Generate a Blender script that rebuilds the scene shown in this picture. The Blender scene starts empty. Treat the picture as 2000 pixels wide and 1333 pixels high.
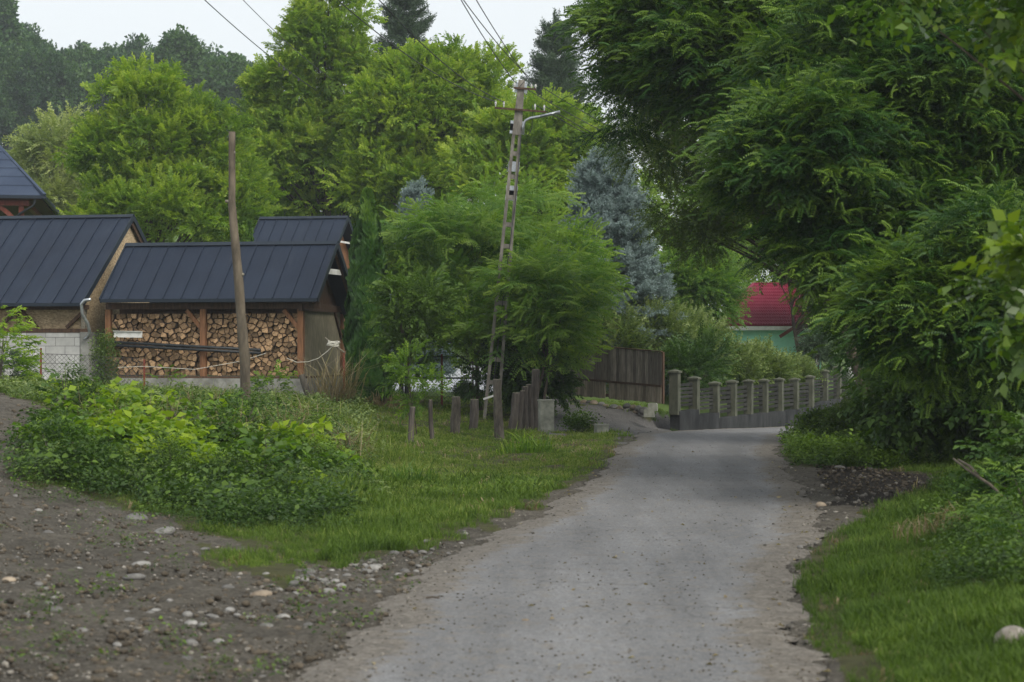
import bpy, math, random
import numpy as np
from mathutils import Vector, Matrix

sc = bpy.context.scene
COL = sc.collection
R = math.radians
F, PX, PY, CH = 3889.0, 1000.0, 666.5, 2.35      # lens in photo pixels, photo centre, eye height

# ---------------------------------------------------------------- camera, sky, sun, exposure
cam = bpy.data.cameras.new("camera")
cam.sensor_width = 36; cam.lens = 70.0
cam.clip_start = 0.3; cam.clip_end = 5000
cam.dof.use_dof = True; cam.dof.focus_distance = 56.0; cam.dof.aperture_fstop = 2.8
camo = bpy.data.objects.new("camera", cam); COL.objects.link(camo)
camo.location = (0, 0, CH); camo.rotation_euler = (R(90), 0, 0)
sc.camera = camo

SUN_EL, SUN_AZ = 42.0, 140.0    # behind the camera, to the left
world = bpy.data.worlds.new("World"); sc.world = world; world.use_nodes = True
wn = world.node_tree.nodes; wl = world.node_tree.links; wn.clear()
sky = wn.new('ShaderNodeTexSky'); sky.sky_type = 'NISHITA'; sky.sun_disc = False
sky.sun_elevation = R(SUN_EL); sky.sun_rotation = R(SUN_AZ)
sky.air_density = 1.0; sky.dust_density = 4.0; sky.ozone_density = 1.0; sky.altitude = 300
hs = wn.new('ShaderNodeHueSaturation'); hs.inputs['Saturation'].default_value = 0.36
mx = wn.new('ShaderNodeMix'); mx.data_type = 'RGBA'; mx.inputs[0].default_value = 0.62
mx.inputs[7].default_value = (7.7, 8.0, 8.2, 1)      # high overcast veil in front of the clear sky
bg = wn.new('ShaderNodeBackground'); bg.inputs['Strength'].default_value = 0.10
wo = wn.new('ShaderNodeOutputWorld')
wl.new(sky.outputs[0], hs.inputs['Color']); wl.new(hs.outputs[0], mx.inputs[6])
wl.new(mx.outputs[2], bg.inputs['Color']); wl.new(bg.outputs[0], wo.inputs['Surface'])
sun = bpy.data.lights.new("sun", 'SUN'); sun.energy = 1.9; sun.angle = R(32); sun.color = (1, 0.95, 0.86)
suno = bpy.data.objects.new("sun", sun); COL.objects.link(suno)
az = R(SUN_AZ); el = R(SUN_EL)
sd = Vector((math.sin(az) * math.cos(el), math.cos(az) * math.cos(el), math.sin(el)))
suno.rotation_euler = sd.to_track_quat('Z', 'Y').to_euler(); suno.location = (0, -20, 30)
sc.view_settings.view_transform = 'Standard'; sc.view_settings.look = 'None'
sc.view_settings.exposure = 0.62; sc.view_settings.gamma = 1.0; sc.view_settings.use_curve_mapping = False
sc.cycles.max_bounces = 6; sc.cycles.diffuse_bounces = 3; sc.cycles.transmission_bounces = 4
sc.cycles.transparent_max_bounces = 6; sc.cycles.glossy_bounces = 2; sc.cycles.volume_bounces = 1
sc.cycles.sample_clamp_indirect = 4

# ---------------------------------------------------------------- helpers
def W(px, py, Y):
    return Vector(((px - PX) / F * Y, Y, CH - (py - PY) / F * Y))

def tag(o, label=None, cat=None, group=None, kind=None):
    if label: o['label'] = label
    if cat: o['category'] = cat
    if group: o['group'] = group
    if kind: o['kind'] = kind
    return o

def empty(name, loc, rz=0, label=None, cat=None, group=None):
    o = bpy.data.objects.new(name, None); COL.objects.link(o)
    o.location = loc; o.rotation_euler = (0, 0, rz); o.empty_display_size = 0.2
    return tag(o, label, cat, group)

def link(name, me, parent=None):
    o = bpy.data.objects.new(name, me); COL.objects.link(o)
    if parent is not None: o.parent = parent
    return o

class MB:
    """collects shapes into ONE mesh"""
    def __init__(s): s.v = []; s.f = []; s.m = []; s.a = []
    def add(s, vs, fs, m=0, a=0.5, M=None):
        n = len(s.v)
        for p in vs:
            p = Vector(p)
            s.v.append(tuple(M @ p) if M is not None else tuple(p))
        for f in fs: s.f.append(tuple(i + n for i in f)); s.m.append(m); s.a.append(a)
        return s
    def box(s, c, d, m=0, a=0.5, M=None):
        x, y, z = c; dx, dy, dz = d[0] / 2, d[1] / 2, d[2] / 2
        vs = [(x + i * dx, y + j * dy, z + k * dz) for i in (-1, 1) for j in (-1, 1) for k in (-1, 1)]
        return s.add(vs, [(0, 1, 3, 2), (4, 6, 7, 5), (0, 4, 5, 1), (2, 3, 7, 6), (0, 2, 6, 4), (1, 5, 7, 3)], m, a, M)
    def bar(s, p, q, w, h, m=0, a=0.5, up=(0, 0, 1), M=None):
        """a beam from p to q, w wide and h tall"""
        p = Vector(p); q = Vector(q); d = (q - p).normalized(); up = Vector(up)
        sx = d.cross(up)
        if sx.length < 1e-4: sx = d.cross(Vector((1, 0, 0)))
        sx.normalize(); u = sx.cross(d)
        vs = [b + sx * i * w / 2 + u * k * h / 2 for b in (p, q) for i in (-1, 1) for k in (-1, 1)]
        return s.add(vs, [(0, 1, 3, 2), (4, 6, 7, 5), (0, 4, 5, 1), (2, 3, 7, 6), (0, 2, 6, 4), (1, 5, 7, 3)], m, a, M)
    def prism(s, poly, y0, y1, m=0, a=0.5, M=None, m2=None):
        """poly in x,z pushed along y"""
        n = len(poly)
        vs = [(x, y0, z) for x, z in poly] + [(x, y1, z) for x, z in poly]
        s.add(vs, [tuple(range(n))], m, a, M)
        k = len(s.v) - 2 * n
        s.f.append(tuple(k + n + i for i in reversed(range(n)))); s.m.append(m); s.a.append(a)
        for i in range(n):
            j = (i + 1) % n
            s.f.append((k + i, k + n + i, k + n + j, k + j)); s.m.append(m if m2 is None else m2); s.a.append(a)
        return s
    def tube(s, pts, rad, n=8, m=0, a=0.5, caps=True, M=None, jit=0, rng=None):
        pts = [Vector(p) for p in pts]
        if not hasattr(rad, '__len__'): rad = [rad] * len(pts)
        vs = []; ref = None
        for i, p in enumerate(pts):
            d = (pts[min(i + 1, len(pts) - 1)] - pts[max(i - 1, 0)]).normalized()
            if ref is None:
                ref = d.cross(Vector((0, 1, 0)))
                if ref.length < 0.1: ref = d.cross(Vector((1, 0, 0)))
            ref = (ref - d * ref.dot(d)).normalized(); b = d.cross(ref)
            for k in range(n):
                t = 2 * math.pi * k / n; r = rad[i]
                if jit: r *= 1 + rng.uniform(-jit, jit)
                vs.append(p + (ref * math.cos(t) + b * math.sin(t)) * r)
        fs = [(i * n + k, i * n + (k + 1) % n, (i + 1) * n + (k + 1) % n, (i + 1) * n + k) for i in range(len(pts) - 1) for k in range(n)]
        if caps: fs += [tuple(reversed(range(n))), tuple(range((len(pts) - 1) * n, len(pts) * n))]
        return s.add(vs, fs, m, a, M)
    def build(s, name, mats, parent=None, smooth=False):
        me = bpy.data.meshes.new(name); me.from_pydata(s.v, [], s.f); me.update()
        if not isinstance(mats, (list, tuple)): mats = [mats]
        for x in mats: me.materials.append(x)
        me.polygons.foreach_set('material_index', s.m)
        at = me.attributes.new('v', 'FLOAT', 'FACE'); at.data.foreach_set('value', s.a)
        if smooth: me.polygons.foreach_set('use_smooth', [True] * len(s.f))
        return link(name, me, parent)

def rock_mb(rng, sx, sy, sz, sub=2, rough=0.12, mb=None, M=None, a=0.5):
    import bmesh
    bm = bmesh.new(); bmesh.ops.create_icosphere(bm, subdivisions=sub, radius=1)
    ph = [rng.uniform(0, 6.28) for _ in range(6)]
    for v in bm.verts:
        x, y, z = v.co
        k = 1 + rough * (math.sin(2.1 * x + ph[0]) + math.sin(2.7 * y + ph[1]) + math.sin(2.3 * z + ph[2]) + .6 * math.sin(5 * x + ph[3]) * math.sin(4 * y + ph[4]))
        v.co = Vector((x * sx * k, y * sy * k, z * sz * k))
    mb = mb or MB()
    mb.add([v.co.copy() for v in bm.verts], [[v.index for v in f.verts] for f in bm.faces], 0, a, M)
    bm.free(); return mb

# ---------------------------------------------------------------- materials
def nt(name):
    m = bpy.data.materials.new(name); m.use_nodes = True
    n = m.node_tree.nodes; l = m.node_tree.links
    b = n['Principled BSDF']
    return m, n, l, b

def c4(c): return (c[0], c[1], c[2], 1)

def noise(n, l, scale, detail=5, rough=0.6, coord='Object', stretch=None, dist=0):
    tc = n.new('ShaderNodeTexCoord'); t = n.new('ShaderNodeTexNoise')
    t.inputs['Scale'].default_value = scale; t.inputs['Detail'].default_value = detail
    t.inputs['Roughness'].default_value = rough; t.inputs['Distortion'].default_value = dist
    if stretch:
        mp = n.new('ShaderNodeMapping'); mp.inputs['Scale'].default_value = stretch
        l.new(tc.outputs[coord], mp.inputs[0]); l.new(mp.outputs[0], t.inputs['Vector'])
    else: l.new(tc.outputs[coord], t.inputs['Vector'])
    return t.outputs['Fac']

def ramp(n, l, fac, stops):
    r = n.new('ShaderNodeValToRGB'); e = r.color_ramp.elements
    while len(e) < len(stops): e.new(0.5)
    for x, (p, c) in zip(e, stops): x.position = p; x.color = c4(c) if hasattr(c, '__len__') else (c, c, c, 1)
    l.new(fac, r.inputs[0]); return r.outputs[0]

def mixc(n, l, fac, a, b, mode='MIX'):
    m = n.new('ShaderNodeMix'); m.data_type = 'RGBA'; m.blend_type = mode
    for k, v in ((0, fac), (6, a), (7, b)):
        if isinstance(v, (int, float)): m.inputs[k].default_value = v
        elif isinstance(v, (tuple, list)): m.inputs[k].default_value = c4(v)
        else: l.new(v, m.inputs[k])
    return m.outputs[2]

def attr(n, name='v'):
    a = n.new('ShaderNodeAttribute'); a.attribute_name = name; return a.outputs['Fac']

def bump(n, l, b, h, s=0.5, d=0.02):
    x = n.new('ShaderNodeBump'); x.inputs['Strength'].default_value = s; x.inputs['Distance'].default_value = d
    l.new(h, x.inputs['Height']); l.new(x.outputs[0], b.inputs['Normal'])

def mat_simple(name, c1, c2, scale=4, rough=0.8, stretch=None, bs=0.3, bd=0.01, metal=0, var=0.0, spec=0.3, lo=.35, hi=.65, scale2=None):
    m, n, l, b = nt(name)
    f = noise(n, l, scale, 6, 0.65, stretch=stretch)
    c = ramp(n, l, f, [(lo, c1), (hi, c2)])
    if scale2:
        g = noise(n, l, scale2, 3, 0.6)
        c = mixc(n, l, 0.6, c, ramp(n, l, g, [(.3, .62), (.7, 1.15)]), 'MULTIPLY')
    if var:
        v = ramp(n, l, attr(n), [(0, 1 - var), (1, 1 + var)]); c = mixc(n, l, 1.0, c, v, 'MULTIPLY')
    l.new(c, b.inputs['Base Color']); b.inputs['Roughness'].default_value = rough
    b.inputs['Metallic'].default_value = metal; b.inputs['Specular IOR Level'].default_value = spec
    if bs: bump(n, l, b, noise(n, l, scale * 3, 6, 0.7, stretch=stretch), bs, bd)
    return m

def mat_leaf(name, dark, mid, light, trans=0.35, rough=0.5, spec=0.3):
    m, n, l, b = nt(name)
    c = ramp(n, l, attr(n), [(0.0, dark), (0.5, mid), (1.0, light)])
    l.new(c, b.inputs['Base Color']); b.inputs['Roughness'].default_value = rough
    b.inputs['Specular IOR Level'].default_value = spec
    t = n.new('ShaderNodeBsdfTranslucent')
    tc = mixc(n, l, 1.0, c, (1.25, 1.35, .55), 'MULTIPLY'); l.new(tc, t.inputs['Color'])
    s = n.new('ShaderNodeMixShader'); s.inputs[0].default_value = trans
    l.new(b.outputs[0], s.inputs[1]); l.new(t.outputs[0], s.inputs[2])
    l.new(s.outputs[0], n['Material Output'].inputs['Surface'])
    return m

M = {}
M['bark'] = mat_simple('bark', (.045, .036, .028), (.13, .105, .08), 6, .95, (1, 1, .25), .8, .03)
M['bark_pale'] = mat_simple('bark_pale', (.06, .05, .037), (.17, .14, .10), 5, .9, (1, 1, .3), .6, .02, scale2=1.2)
M['bark_grey'] = mat_simple('bark_grey', (.05, .043, .036), (.17, .15, .12), 9, .95, (1, 1, .3), .8, .03, scale2=2)
M['stump_wood'] = mat_simple('stump_wood', (.035, .03, .026), (.15, .13, .11), 9, .95, (1, 1, .12), .9, .02, scale2=3)
M['stump_top'] = mat_simple('stump_top', (.12, .11, .085), (.24, .22, .17), 20, .95)
M['timber'] = mat_simple('timber', (.16, .075, .035), (.30, .145, .07), 5, .75, (6, 6, .6), .25, .005, scale2=1.5)
M['timber_dark'] = mat_simple('timber_dark', (.05, .03, .02), (.11, .065, .04), 5, .8, (4, 4, .6), .3, .005)
M['timber_red'] = mat_simple('timber_red', (.10, .025, .014), (.19, .05, .028), 5, .6, (4, 4, .6), .2, .005)
M['plank_grey'] = mat_simple('plank_grey', (.12, .105, .09), (.32, .28, .24), 7, .95, (5, 5, .35), .5, .008, var=.45, scale2=1.1)
M['plank_low'] = mat_simple('plank_low', (.17, .145, .11), (.39, .33, .26), 7, .95, (5, 5, .35), .5, .008, var=.3, scale2=1.3)
M['concrete'] = mat_simple('concrete', (.17, .17, .155), (.34, .34, .31), 3, .95, None, .4, .01, scale2=.8)
M['concrete_mossy'] = mat_simple('concrete_mossy', (.20, .21, .17), (.38, .38, .32), 4, .95, None, .5, .01, scale2=1.5)
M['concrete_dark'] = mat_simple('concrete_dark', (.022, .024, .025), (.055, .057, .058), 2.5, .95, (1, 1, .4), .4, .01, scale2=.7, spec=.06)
M['slat'] = mat_simple('slat', (.02, .021, .02), (.052, .052, .048), 5, .95, (1, 1, 3), .4, .006, var=.25, spec=.04)
M['pillar'] = mat_simple('pillar', (.048, .053, .037), (.11, .115, .082), 5, .95, (1, 1, .5), .5, .008, scale2=1.3)
M['pole_concrete'] = mat_simple('pole_concrete', (.13, .12, .10), (.28, .26, .225), 8, .95, (1, 1, .4), .7, .01, scale2=1.3)
M['galv'] = mat_simple('galv', (.35, .38, .40), (.55, .58, .60), 10, .35, None, .1, .002, metal=.8)
M['rust'] = mat_simple('rust', (.10, .025, .015), (.22, .06, .04), 20, .8, None, .3, .002)
M['dark_metal'] = mat_simple('dark_metal', (.015, .018, .02), (.035, .04, .045), 6, .5, None, .05, .001)
M['wire'] = mat_simple('wire', (.03, .03, .035), (.06, .06, .065), 6, .6, None, 0)
M['white_paint'] = mat_simple('white_paint', (.55, .55, .52), (.75, .75, .72), 3, .6, None, .1, .002)
M['rope'] = mat_simple('rope', (.45, .44, .38), (.62, .6, .52), 60, .9, None, .3, .002)
M['ceramic'] = mat_simple('ceramic', (.5, .5, .48), (.7, .7, .68), 8, .25, None, 0)

def mat_roof(name, c1, c2, rough=.38):
    m, n, l, b = nt(name)
    f = noise(n, l, .6, 5, .6); g = noise(n, l, 30, 4, .6)
    c = ramp(n, l, f, [(.3, c1), (.7, c2)])
    c = mixc(n, l, .35, c, ramp(n, l, g, [(.3, .6), (.7, 1.3)]), 'MULTIPLY')
    st = noise(n, l, 1.3, 6, .7, stretch=(5, .5, .5)); c = mixc(n, l, ramp(n, l, st, [(.55, 0.0), (.78, .22)]), c, (.10, .11, .12))
    l.new(c, b.inputs['Base Color']); b.inputs['Roughness'].default_value = rough
    l.new(ramp(n, l, st, [(.3, rough - .1), (.7, rough + .15)]), b.inputs['Roughness'])
    b.inputs['Specular IOR Level'].default_value = .2
    bump(n, l, b, noise(n, l, 1.6, 3, .5), .25, .02)
    return m
M['roof'] = mat_roof('roof_sheet', (.011, .017, .031), (.017, .026, .045), .58)
M['roof_edge'] = mat_roof('roof_edge', (.011, .018, .028), (.02, .028, .038), .45)
M['roof_tile'] = mat_roof('roof_tile', (.028, .042, .075), (.05, .07, .11), .55)
M['roof_red'] = mat_roof('roof_red', (.15, .012, .030), (.21, .022, .048), .5)

def mat_osb():
    m, n, l, b = nt('osb'); tc = n.new('ShaderNodeTexCoord')
    v = n.new('ShaderNodeTexVoronoi'); v.inputs['Scale'].default_value = 16
    mp = n.new('ShaderNodeMapping'); mp.inputs['Scale'].default_value = (1, 1, 1.8); mp.inputs['Rotation'].default_value = (.3, .5, .2)
    l.new(tc.outputs['Object'], mp.inputs[0]); l.new(mp.outputs[0], v.inputs['Vector'])
    c = ramp(n, l, v.outputs['Color'], [(.1, (.23, .165, .09)), (.5, (.38, .285, .165)), (.9, (.52, .40, .25))])
    g = noise(n, l, 1.2, 4)
    c = mixc(n, l, .5, c, ramp(n, l, g, [(.3, .6), (.7, 1.1)]), 'MULTIPLY')
    l.new(c, b.inputs['Base Color']); b.inputs['Roughness'].default_value = .75
    bump(n, l, b, v.outputs['Distance'], .2, .003)
    return m
M['osb'] = mat_osb()
M['osb_grey'] = mat_simple('osb_grey', (.19, .165, .11), (.34, .30, .21), 9, .9, (3, 3, .4), .3, .004, scale2=1.1)

def mat_block():
    m, n, l, b = nt('block_wall'); tc = n.new('ShaderNodeTexCoord')
    mp = n.new('ShaderNodeMapping'); mp.inputs['Rotation'].default_value = (R(90), 0, 0)
    br = n.new('ShaderNodeTexBrick'); br.inputs['Scale'].default_value = 1
    br.inputs['Brick Width'].default_value = .62; br.inputs['Row Height'].default_value = .26; br.inputs['Mortar Size'].default_value = .008
    br.inputs['Color1'].default_value = (.40, .40, .38, 1); br.inputs['Color2'].default_value = (.52, .52, .50, 1); br.inputs['Mortar'].default_value = (.16, .16, .15, 1)
    l.new(tc.outputs['Object'], mp.inputs[0]); l.new(mp.outputs[0], br.inputs['Vector'])
    g = noise(n, l, 2.2, 6, .7)
    c = mixc(n, l, .7, br.outputs['Color'], ramp(n, l, g, [(.3, .6), (.65, 1.1)]), 'MULTIPLY')
    l.new(c, b.inputs['Base Color']); b.inputs['Roughness'].default_value = .95
    bump(n, l, b, br.outputs['Fac'], -.5, .01)
    return m
M['block'] = mat_block()
M['log_end'] = mat_simple('log_end', (.21, .13, .068), (.47, .31, .175), 22, .9, None, .4, .004, var=.6, scale2=3)
M['log_bark'] = mat_simple('log_bark', (.05, .035, .025), (.15, .11, .075), 20, .95, None, .6, .006, var=.3)
M['green_wall'] = mat_simple('green_wall', (.36, .80, .60), (.43, .86, .68), 6, .9, None, .3, .006, scale2=1)

# ground materials: what the ground is made of is a value per vertex (grass / dirt / gravel / paving)
def mat_ground():
    m, n, l, b = nt('ground')
    big = noise(n, l, .35, 5, .6); mid = noise(n, l, 3.0, 7, .7); fine = noise(n, l, 22, 6, .75); vf = noise(n, l, 70, 3, .6)
    soil = ramp(n, l, mid, [(.3, (.035, .034, .018)), (.55, (.07, .072, .03)), (.75, (.11, .10, .045))])
    dirt = ramp(n, l, fine, [(.28, (.038, .034, .027)), (.5, (.112, .100, .080)), (.74, (.225, .207, .175))])
    dirt = mixc(n, l, .75, dirt, ramp(n, l, mid, [(.3, .42), (.7, 1.25)]), 'MULTIPLY')
    dirt = mixc(n, l, .6, dirt, ramp(n, l, big, [(.35, .6), (.65, 1.1)]), 'MULTIPLY')
    grav = ramp(n, l, vf, [(.3, (.05, .05, .05)), (.5, (.13, .125, .12)), (.72, (.30, .29, .275))])
    grav = mixc(n, l, .5, grav, ramp(n, l, mid, [(.3, .6), (.7, 1.2)]), 'MULTIPLY')
    pave = ramp(n, l, fine, [(.3, (.44, .47, .50)), (.7, (.58, .60, .62))])
    mead = ramp(n, l, fine, [(.3, (.06, .105, .022)), (.7, (.115, .17, .045))])
    j = n.new('ShaderNodeMath'); j.operation = 'MULTIPLY_ADD'; l.new(fine, j.inputs[0]); j.inputs[1].default_value = .8; j.inputs[2].default_value = -.4
    def sharp(name):
        a = n.new('ShaderNodeMath'); a.operation = 'ADD'; l.new(attr(n, name), a.inputs[0]); l.new(j.outputs[0], a.inputs[1])
        return ramp(n, l, a.outputs[0], [(.35, 0.0), (.65, 1.0)])
    c = mixc(n, l, sharp('far'), soil, mead)
    c = mixc(n, l, sharp('dirt'), c, dirt)
    mud = ramp(n, l, fine, [(.3, (.012, .010, .009)), (.55, (.04, .034, .028)), (.8, (.11, .10, .085))])
    c = mixc(n, l, sharp('mud'), c, mud)
    c = mixc(n, l, sharp('gravel'), c, grav); c = mixc(n, l, attr(n, 'pave'), c, pave)
    l.new(c, b.inputs['Base Color']); b.inputs['Roughness'].default_value = .95; b.inputs['Specular IOR Level'].default_value = .15
    s = n.new('ShaderNodeMath'); s.operation = 'MULTIPLY_ADD'; l.new(mid, s.inputs[0]); s.inputs[1].default_value = 1.5; l.new(fine, s.inputs[2])
    bump(n, l, b, s.outputs[0], .8, .06)
    return m
M['ground'] = mat_ground()

def mat_road():
    m, n, l, b = nt('asphalt')
    vf = noise(n, l, 90, 3, .7); big = noise(n, l, .5, 5, .6); mid = noise(n, l, 5, 6, .7)
    lng = noise(n, l, 1.2, 5, .6, stretch=(2.2, .12, 1)); crs = noise(n, l, 1.5, 4, .7, stretch=(.5, 4, 1))
    c = ramp(n, l, vf, [(.28, (.095, .095, .094)), (.5, (.165, .166, .168)), (.75, (.275, .277, .278))])
    gr = noise(n, l, 28, 4, .8); c = mixc(n, l, .8, c, ramp(n, l, gr, [(.36, .58), (.5, 1.0), (.64, 1.4)]), 'MULTIPLY')
    c = mixc(n, l, .7, c, ramp(n, l, big, [(.3, .78), (.7, 1.12)]), 'MULTIPLY')
    c = mixc(n, l, .6, c, ramp(n, l, mid, [(.3, .78), (.7, 1.12)]), 'MULTIPLY')
    c = mixc(n, l, .5, c, ramp(n, l, lng, [(.35, .72), (.6, 1.08)]), 'MULTIPLY')
    c = mixc(n, l, ramp(n, l, crs, [(.62, 0.0), (.72, .65)]), c, (.12, .10, .08))
    # wheel tracks, cracks, tar patches and washed-in dirt
    tr = n.new('ShaderNodeMath'); tr.operation = 'MULTIPLY_ADD'; l.new(noise(n, l, .8, 4, .6), tr.inputs[0]); tr.inputs[1].default_value = .9; l.new(attr(n, 'track'), tr.inputs[2])
    c = mixc(n, l, .55, c, ramp(n, l, tr.outputs[0], [(.55, 1.08), (1.2, .80)]), 'MULTIPLY')
    vo = n.new('ShaderNodeTexVoronoi'); vo.feature = 'DISTANCE_TO_EDGE'; vo.inputs['Scale'].default_value = .9; tcv = n.new('ShaderNodeTexCoord')
    dm = n.new('ShaderNodeMix'); dm.data_type = 'VECTOR'; dm.inputs[0].default_value = .25; nn_ = n.new('ShaderNodeTexNoise'); nn_.inputs['Scale'].default_value = 2.5; nn_.inputs['Detail'].default_value = 6
    l.new(tcv.outputs['Object'], nn_.inputs['Vector']); l.new(tcv.outputs['Object'], dm.inputs[4]); l.new(nn_.outputs['Color'], dm.inputs[5]); l.new(dm.outputs[1], vo.inputs['Vector'])
    ck = ramp(n, l, vo.outputs['Distance'], [(.0, .75), (.012, 0.0)]); gate_ = ramp(n, l, noise(n, l, .33, 3, .5), [(.5, 0.0), (.62, 1.0)])
    c = mixc(n, l, mixc(n, l, 1.0, ck, gate_, 'MULTIPLY'), c, (.05, .048, .045))
    c = mixc(n, l, ramp(n, l, noise(n, l, .9, 7, .75), [(.60, 0.0), (.75, .5)]), c, (.13, .115, .095))
    fd = noise(n, l, 22, 6, .75); e = mixc(n, l, .75, ramp(n, l, fd, [(.28, (.05, .043, .035)), (.5, (.14, .125, .105)), (.74, (.25, .235, .208))]), ramp(n, l, mid, [(.3, .5), (.7, 1.25)]), 'MULTIPLY')
    j = n.new('ShaderNodeMath'); j.operation = 'MULTIPLY_ADD'; l.new(mid, j.inputs[0]); j.inputs[1].default_value = 1.4; l.new(attr(n, 'edge'), j.inputs[2])
    c = mixc(n, l, ramp(n, l, j.outputs[0], [(.72, 0.0), (1.45, 1.0)]), c, e)
    l.new(c, b.inputs['Base Color']); b.inputs['Roughness'].default_value = .85; b.inputs['Specular IOR Level'].default_value = .25
    bump(n, l, b, vf, .5, .01)
    return m
M['road'] = mat_road()
M['stone'] = mat_simple('stone', (.11, .106, .098), (.25, .243, .228), 7, .9, None, .3, .004, var=.4)
M['boulder'] = mat_simple('boulder', (.17, .15, .125), (.30, .275, .24), 9, .9, None, .6, .01, scale2=4)
M['stone_brown'] = mat_simple('stone_brown', (.18, .14, .10), (.33, .27, .20), 8, .9, None, .4, .006, var=.3)
M['clod'] = mat_simple('clod', (.04, .033, .023), (.115, .095, .07), 12, .98, None, .6, .01, var=.4)
M['pebble'] = mat_simple('pebble', (.07, .063, .052), (.20, .185, .16), 14, .9, None, 0, var=.6)

L = {}
L['walnut'] = mat_leaf('leaf_walnut', (.062, .132, .015), (.155, .265, .032), (.36, .455, .055), .5)
L['lime'] = mat_leaf('leaf_lime', (.075, .15, .018), (.18, .295, .038), (.38, .46, .07), .48)
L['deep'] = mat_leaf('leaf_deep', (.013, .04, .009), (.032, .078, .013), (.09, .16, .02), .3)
L['birch'] = mat_leaf('leaf_birch', (.025, .058, .010), (.06, .11, .016), (.14, .19, .03), .35, .4, .5)
L['locust'] = mat_leaf('leaf_locust', (.010, .040, .008), (.028, .082, .013), (.15, .24, .026), .33)
L['locust_soft'] = mat_leaf('leaf_locust_soft', (.05, .125, .024), (.11, .215, .038), (.24, .34, .055), .48)
L['forest'] = mat_leaf('leaf_forest', (.014, .044, .020), (.038, .092, .030), (.085, .16, .04), .3)
L['willow'] = mat_leaf('leaf_willow', (.12, .17, .05), (.21, .27, .09), (.36, .40, .15), .35)
L['shrub'] = mat_leaf('leaf_shrub', (.035, .07, .018), (.09, .145, .035), (.26, .32, .11), .3)
L['thuja'] = mat_leaf('leaf_thuja', (.010, .038, .006), (.028, .082, .010), (.11, .20, .02), .2)
L['spruce'] = mat_leaf('leaf_spruce', (.016, .036, .020), (.030, .060, .032), (.06, .10, .045), .1)
L['blue'] = mat_leaf('leaf_blue', (.030, .060, .050), (.090, .142, .132), (.25, .32, .32), .1)
L['weed'] = mat_leaf('leaf_weed', (.034, .085, .010), (.10, .20, .016), (.28, .38, .025), .42, .45)
L['bramble'] = mat_leaf('leaf_bramble', (.014, .038, .008), (.04, .085, .014), (.14, .23, .025), .33)
L['grass'] = mat_leaf('leaf_grass', (.045, .085, .014), (.11, .18, .026), (.30, .33, .10), .4, .6, .2)
L['bigleaf'] = mat_leaf('leaf_alder', (.03, .075, .010), (.07, .14, .014), (.20, .28, .02), .4, .28, .6)
L['dry'] = mat_leaf('leaf_dry', (.12, .09, .05), (.24, .19, .11), (.42, .36, .22), .3)
# ---------------------------------------------------------------- terrain height
_cols = [-2600, -800, 0, 250, 500, 750, 950, 1100, 1220, 1300, 1380, 1500, 1650, 1800, 2000, 2800, 4600]
_rows = {
 6:   [.6, .3, .1, .02, 0, 0, 0, 0, 0, 0, 0, 0, .02, .08, .2, .6, 1],
 14:  [.9, .4, .12, .03, 0, 0, 0, 0, 0, 0, 0, 0, .02, .10, .25, .7, 1],
 20:  [1.2, .6, .22, .10, .03, 0, 0, 0, 0, 0, 0, 0, .03, .12, .35, .8, 1],
 27:  [1.6, 1.0, .38, .12, -.02, -.06, -.02, 0, 0, 0, 0, 0, .03, .08, .32, .9, 1],
 32:  [1.8, 1.4, 1.0, .66, .38, -.02, -.05, 0, 0, 0, 0, 0, .03, .05, .22, .9, 1],
 38:  [2.0, 1.7, 1.38, 1.0, .70, .12, -.05, 0, 0, 0, 0, 0, .03, .05, .2, 1, 1.2],
 46:  [2.0, 1.6, 1.15, .88, .70, .30, .0, -.02, 0, -.02, -.03, 0, .03, .05, .25, 1, 1.2],
 54:  [2.0, 1.6, 1.1, .9, .75, .5, .15, .10, .05, -.02, -.08, -.12, -.08, .0, .3, 1, 1.2],
 60:  [2.0, 1.5, 1.0, .85, .7, .6, .5, .5, .40, .12, -.28, -.30, -.2, 0, .3, 1, 1.2],
 68:  [2.0, 1.4, 1.0, .85, .72, .82, .82, .75, .6, .5, .25, -.1, -.25, -.1, .3, 1, 1.2],
 80:  [2.2, 1.5, 1.1, .95, .95, 1.12, 1.12, 1.0, .9, .8, .6, .4, -.05, 0, .3, 1, 1.2],
 100: [3, 2.2, 1.8, 1.5, 1.5, 1.65, 1.65, 1.4, 1.2, 1, 1, .8, .5, .4, .5, 1, 1.5],
 150: [12, 9, 7, 5, 3.5, 2.5, 2.2, 2, 2, 2, 2, 2, 2, 2, 2, 3, 3],
 250: [36, 31, 26.5, 21, 14, 8, 5, 4, 4, 4, 4, 4, 4, 4, 4, 5, 5],
 300: [44, 38, 32, 27, 18, 10, 6, 5, 5, 5, 5, 5, 5, 5, 5, 6, 6],
 450: [55, 48, 42, 36, 25, 14, 8, 7, 7, 7, 7, 7, 7, 7, 7, 8, 8],
}
_ry = np.log(np.array(sorted(_rows))); _tab = np.array([_rows[k] for k in sorted(_rows)], float)
_gx = np.linspace(-2600, 4600, 721); _gy = np.linspace(math.log(6), math.log(450), 340)
_t1 = np.array([np.interp(_gx, _cols, r) for r in _tab])
_T = np.array([np.interp(_gy, _ry, _t1[:, i]) for i in range(_t1.shape[1])]).T
def _blur(a, k, ax):
    w = np.hanning(2 * k + 3)[1:-1]; w /= w.sum(); pad = [(0, 0), (0, 0)]; pad[ax] = (k, k)
    p = np.pad(a, pad, mode='edge'); o = np.zeros_like(a)
    for i, x in enumerate(w):
        s = [slice(None), slice(None)]; s[ax] = slice(i, i + a.shape[ax]); o += x * p[tuple(s)]
    return o
_T = _blur(_blur(_T, 5, 1), 7, 0)

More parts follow.
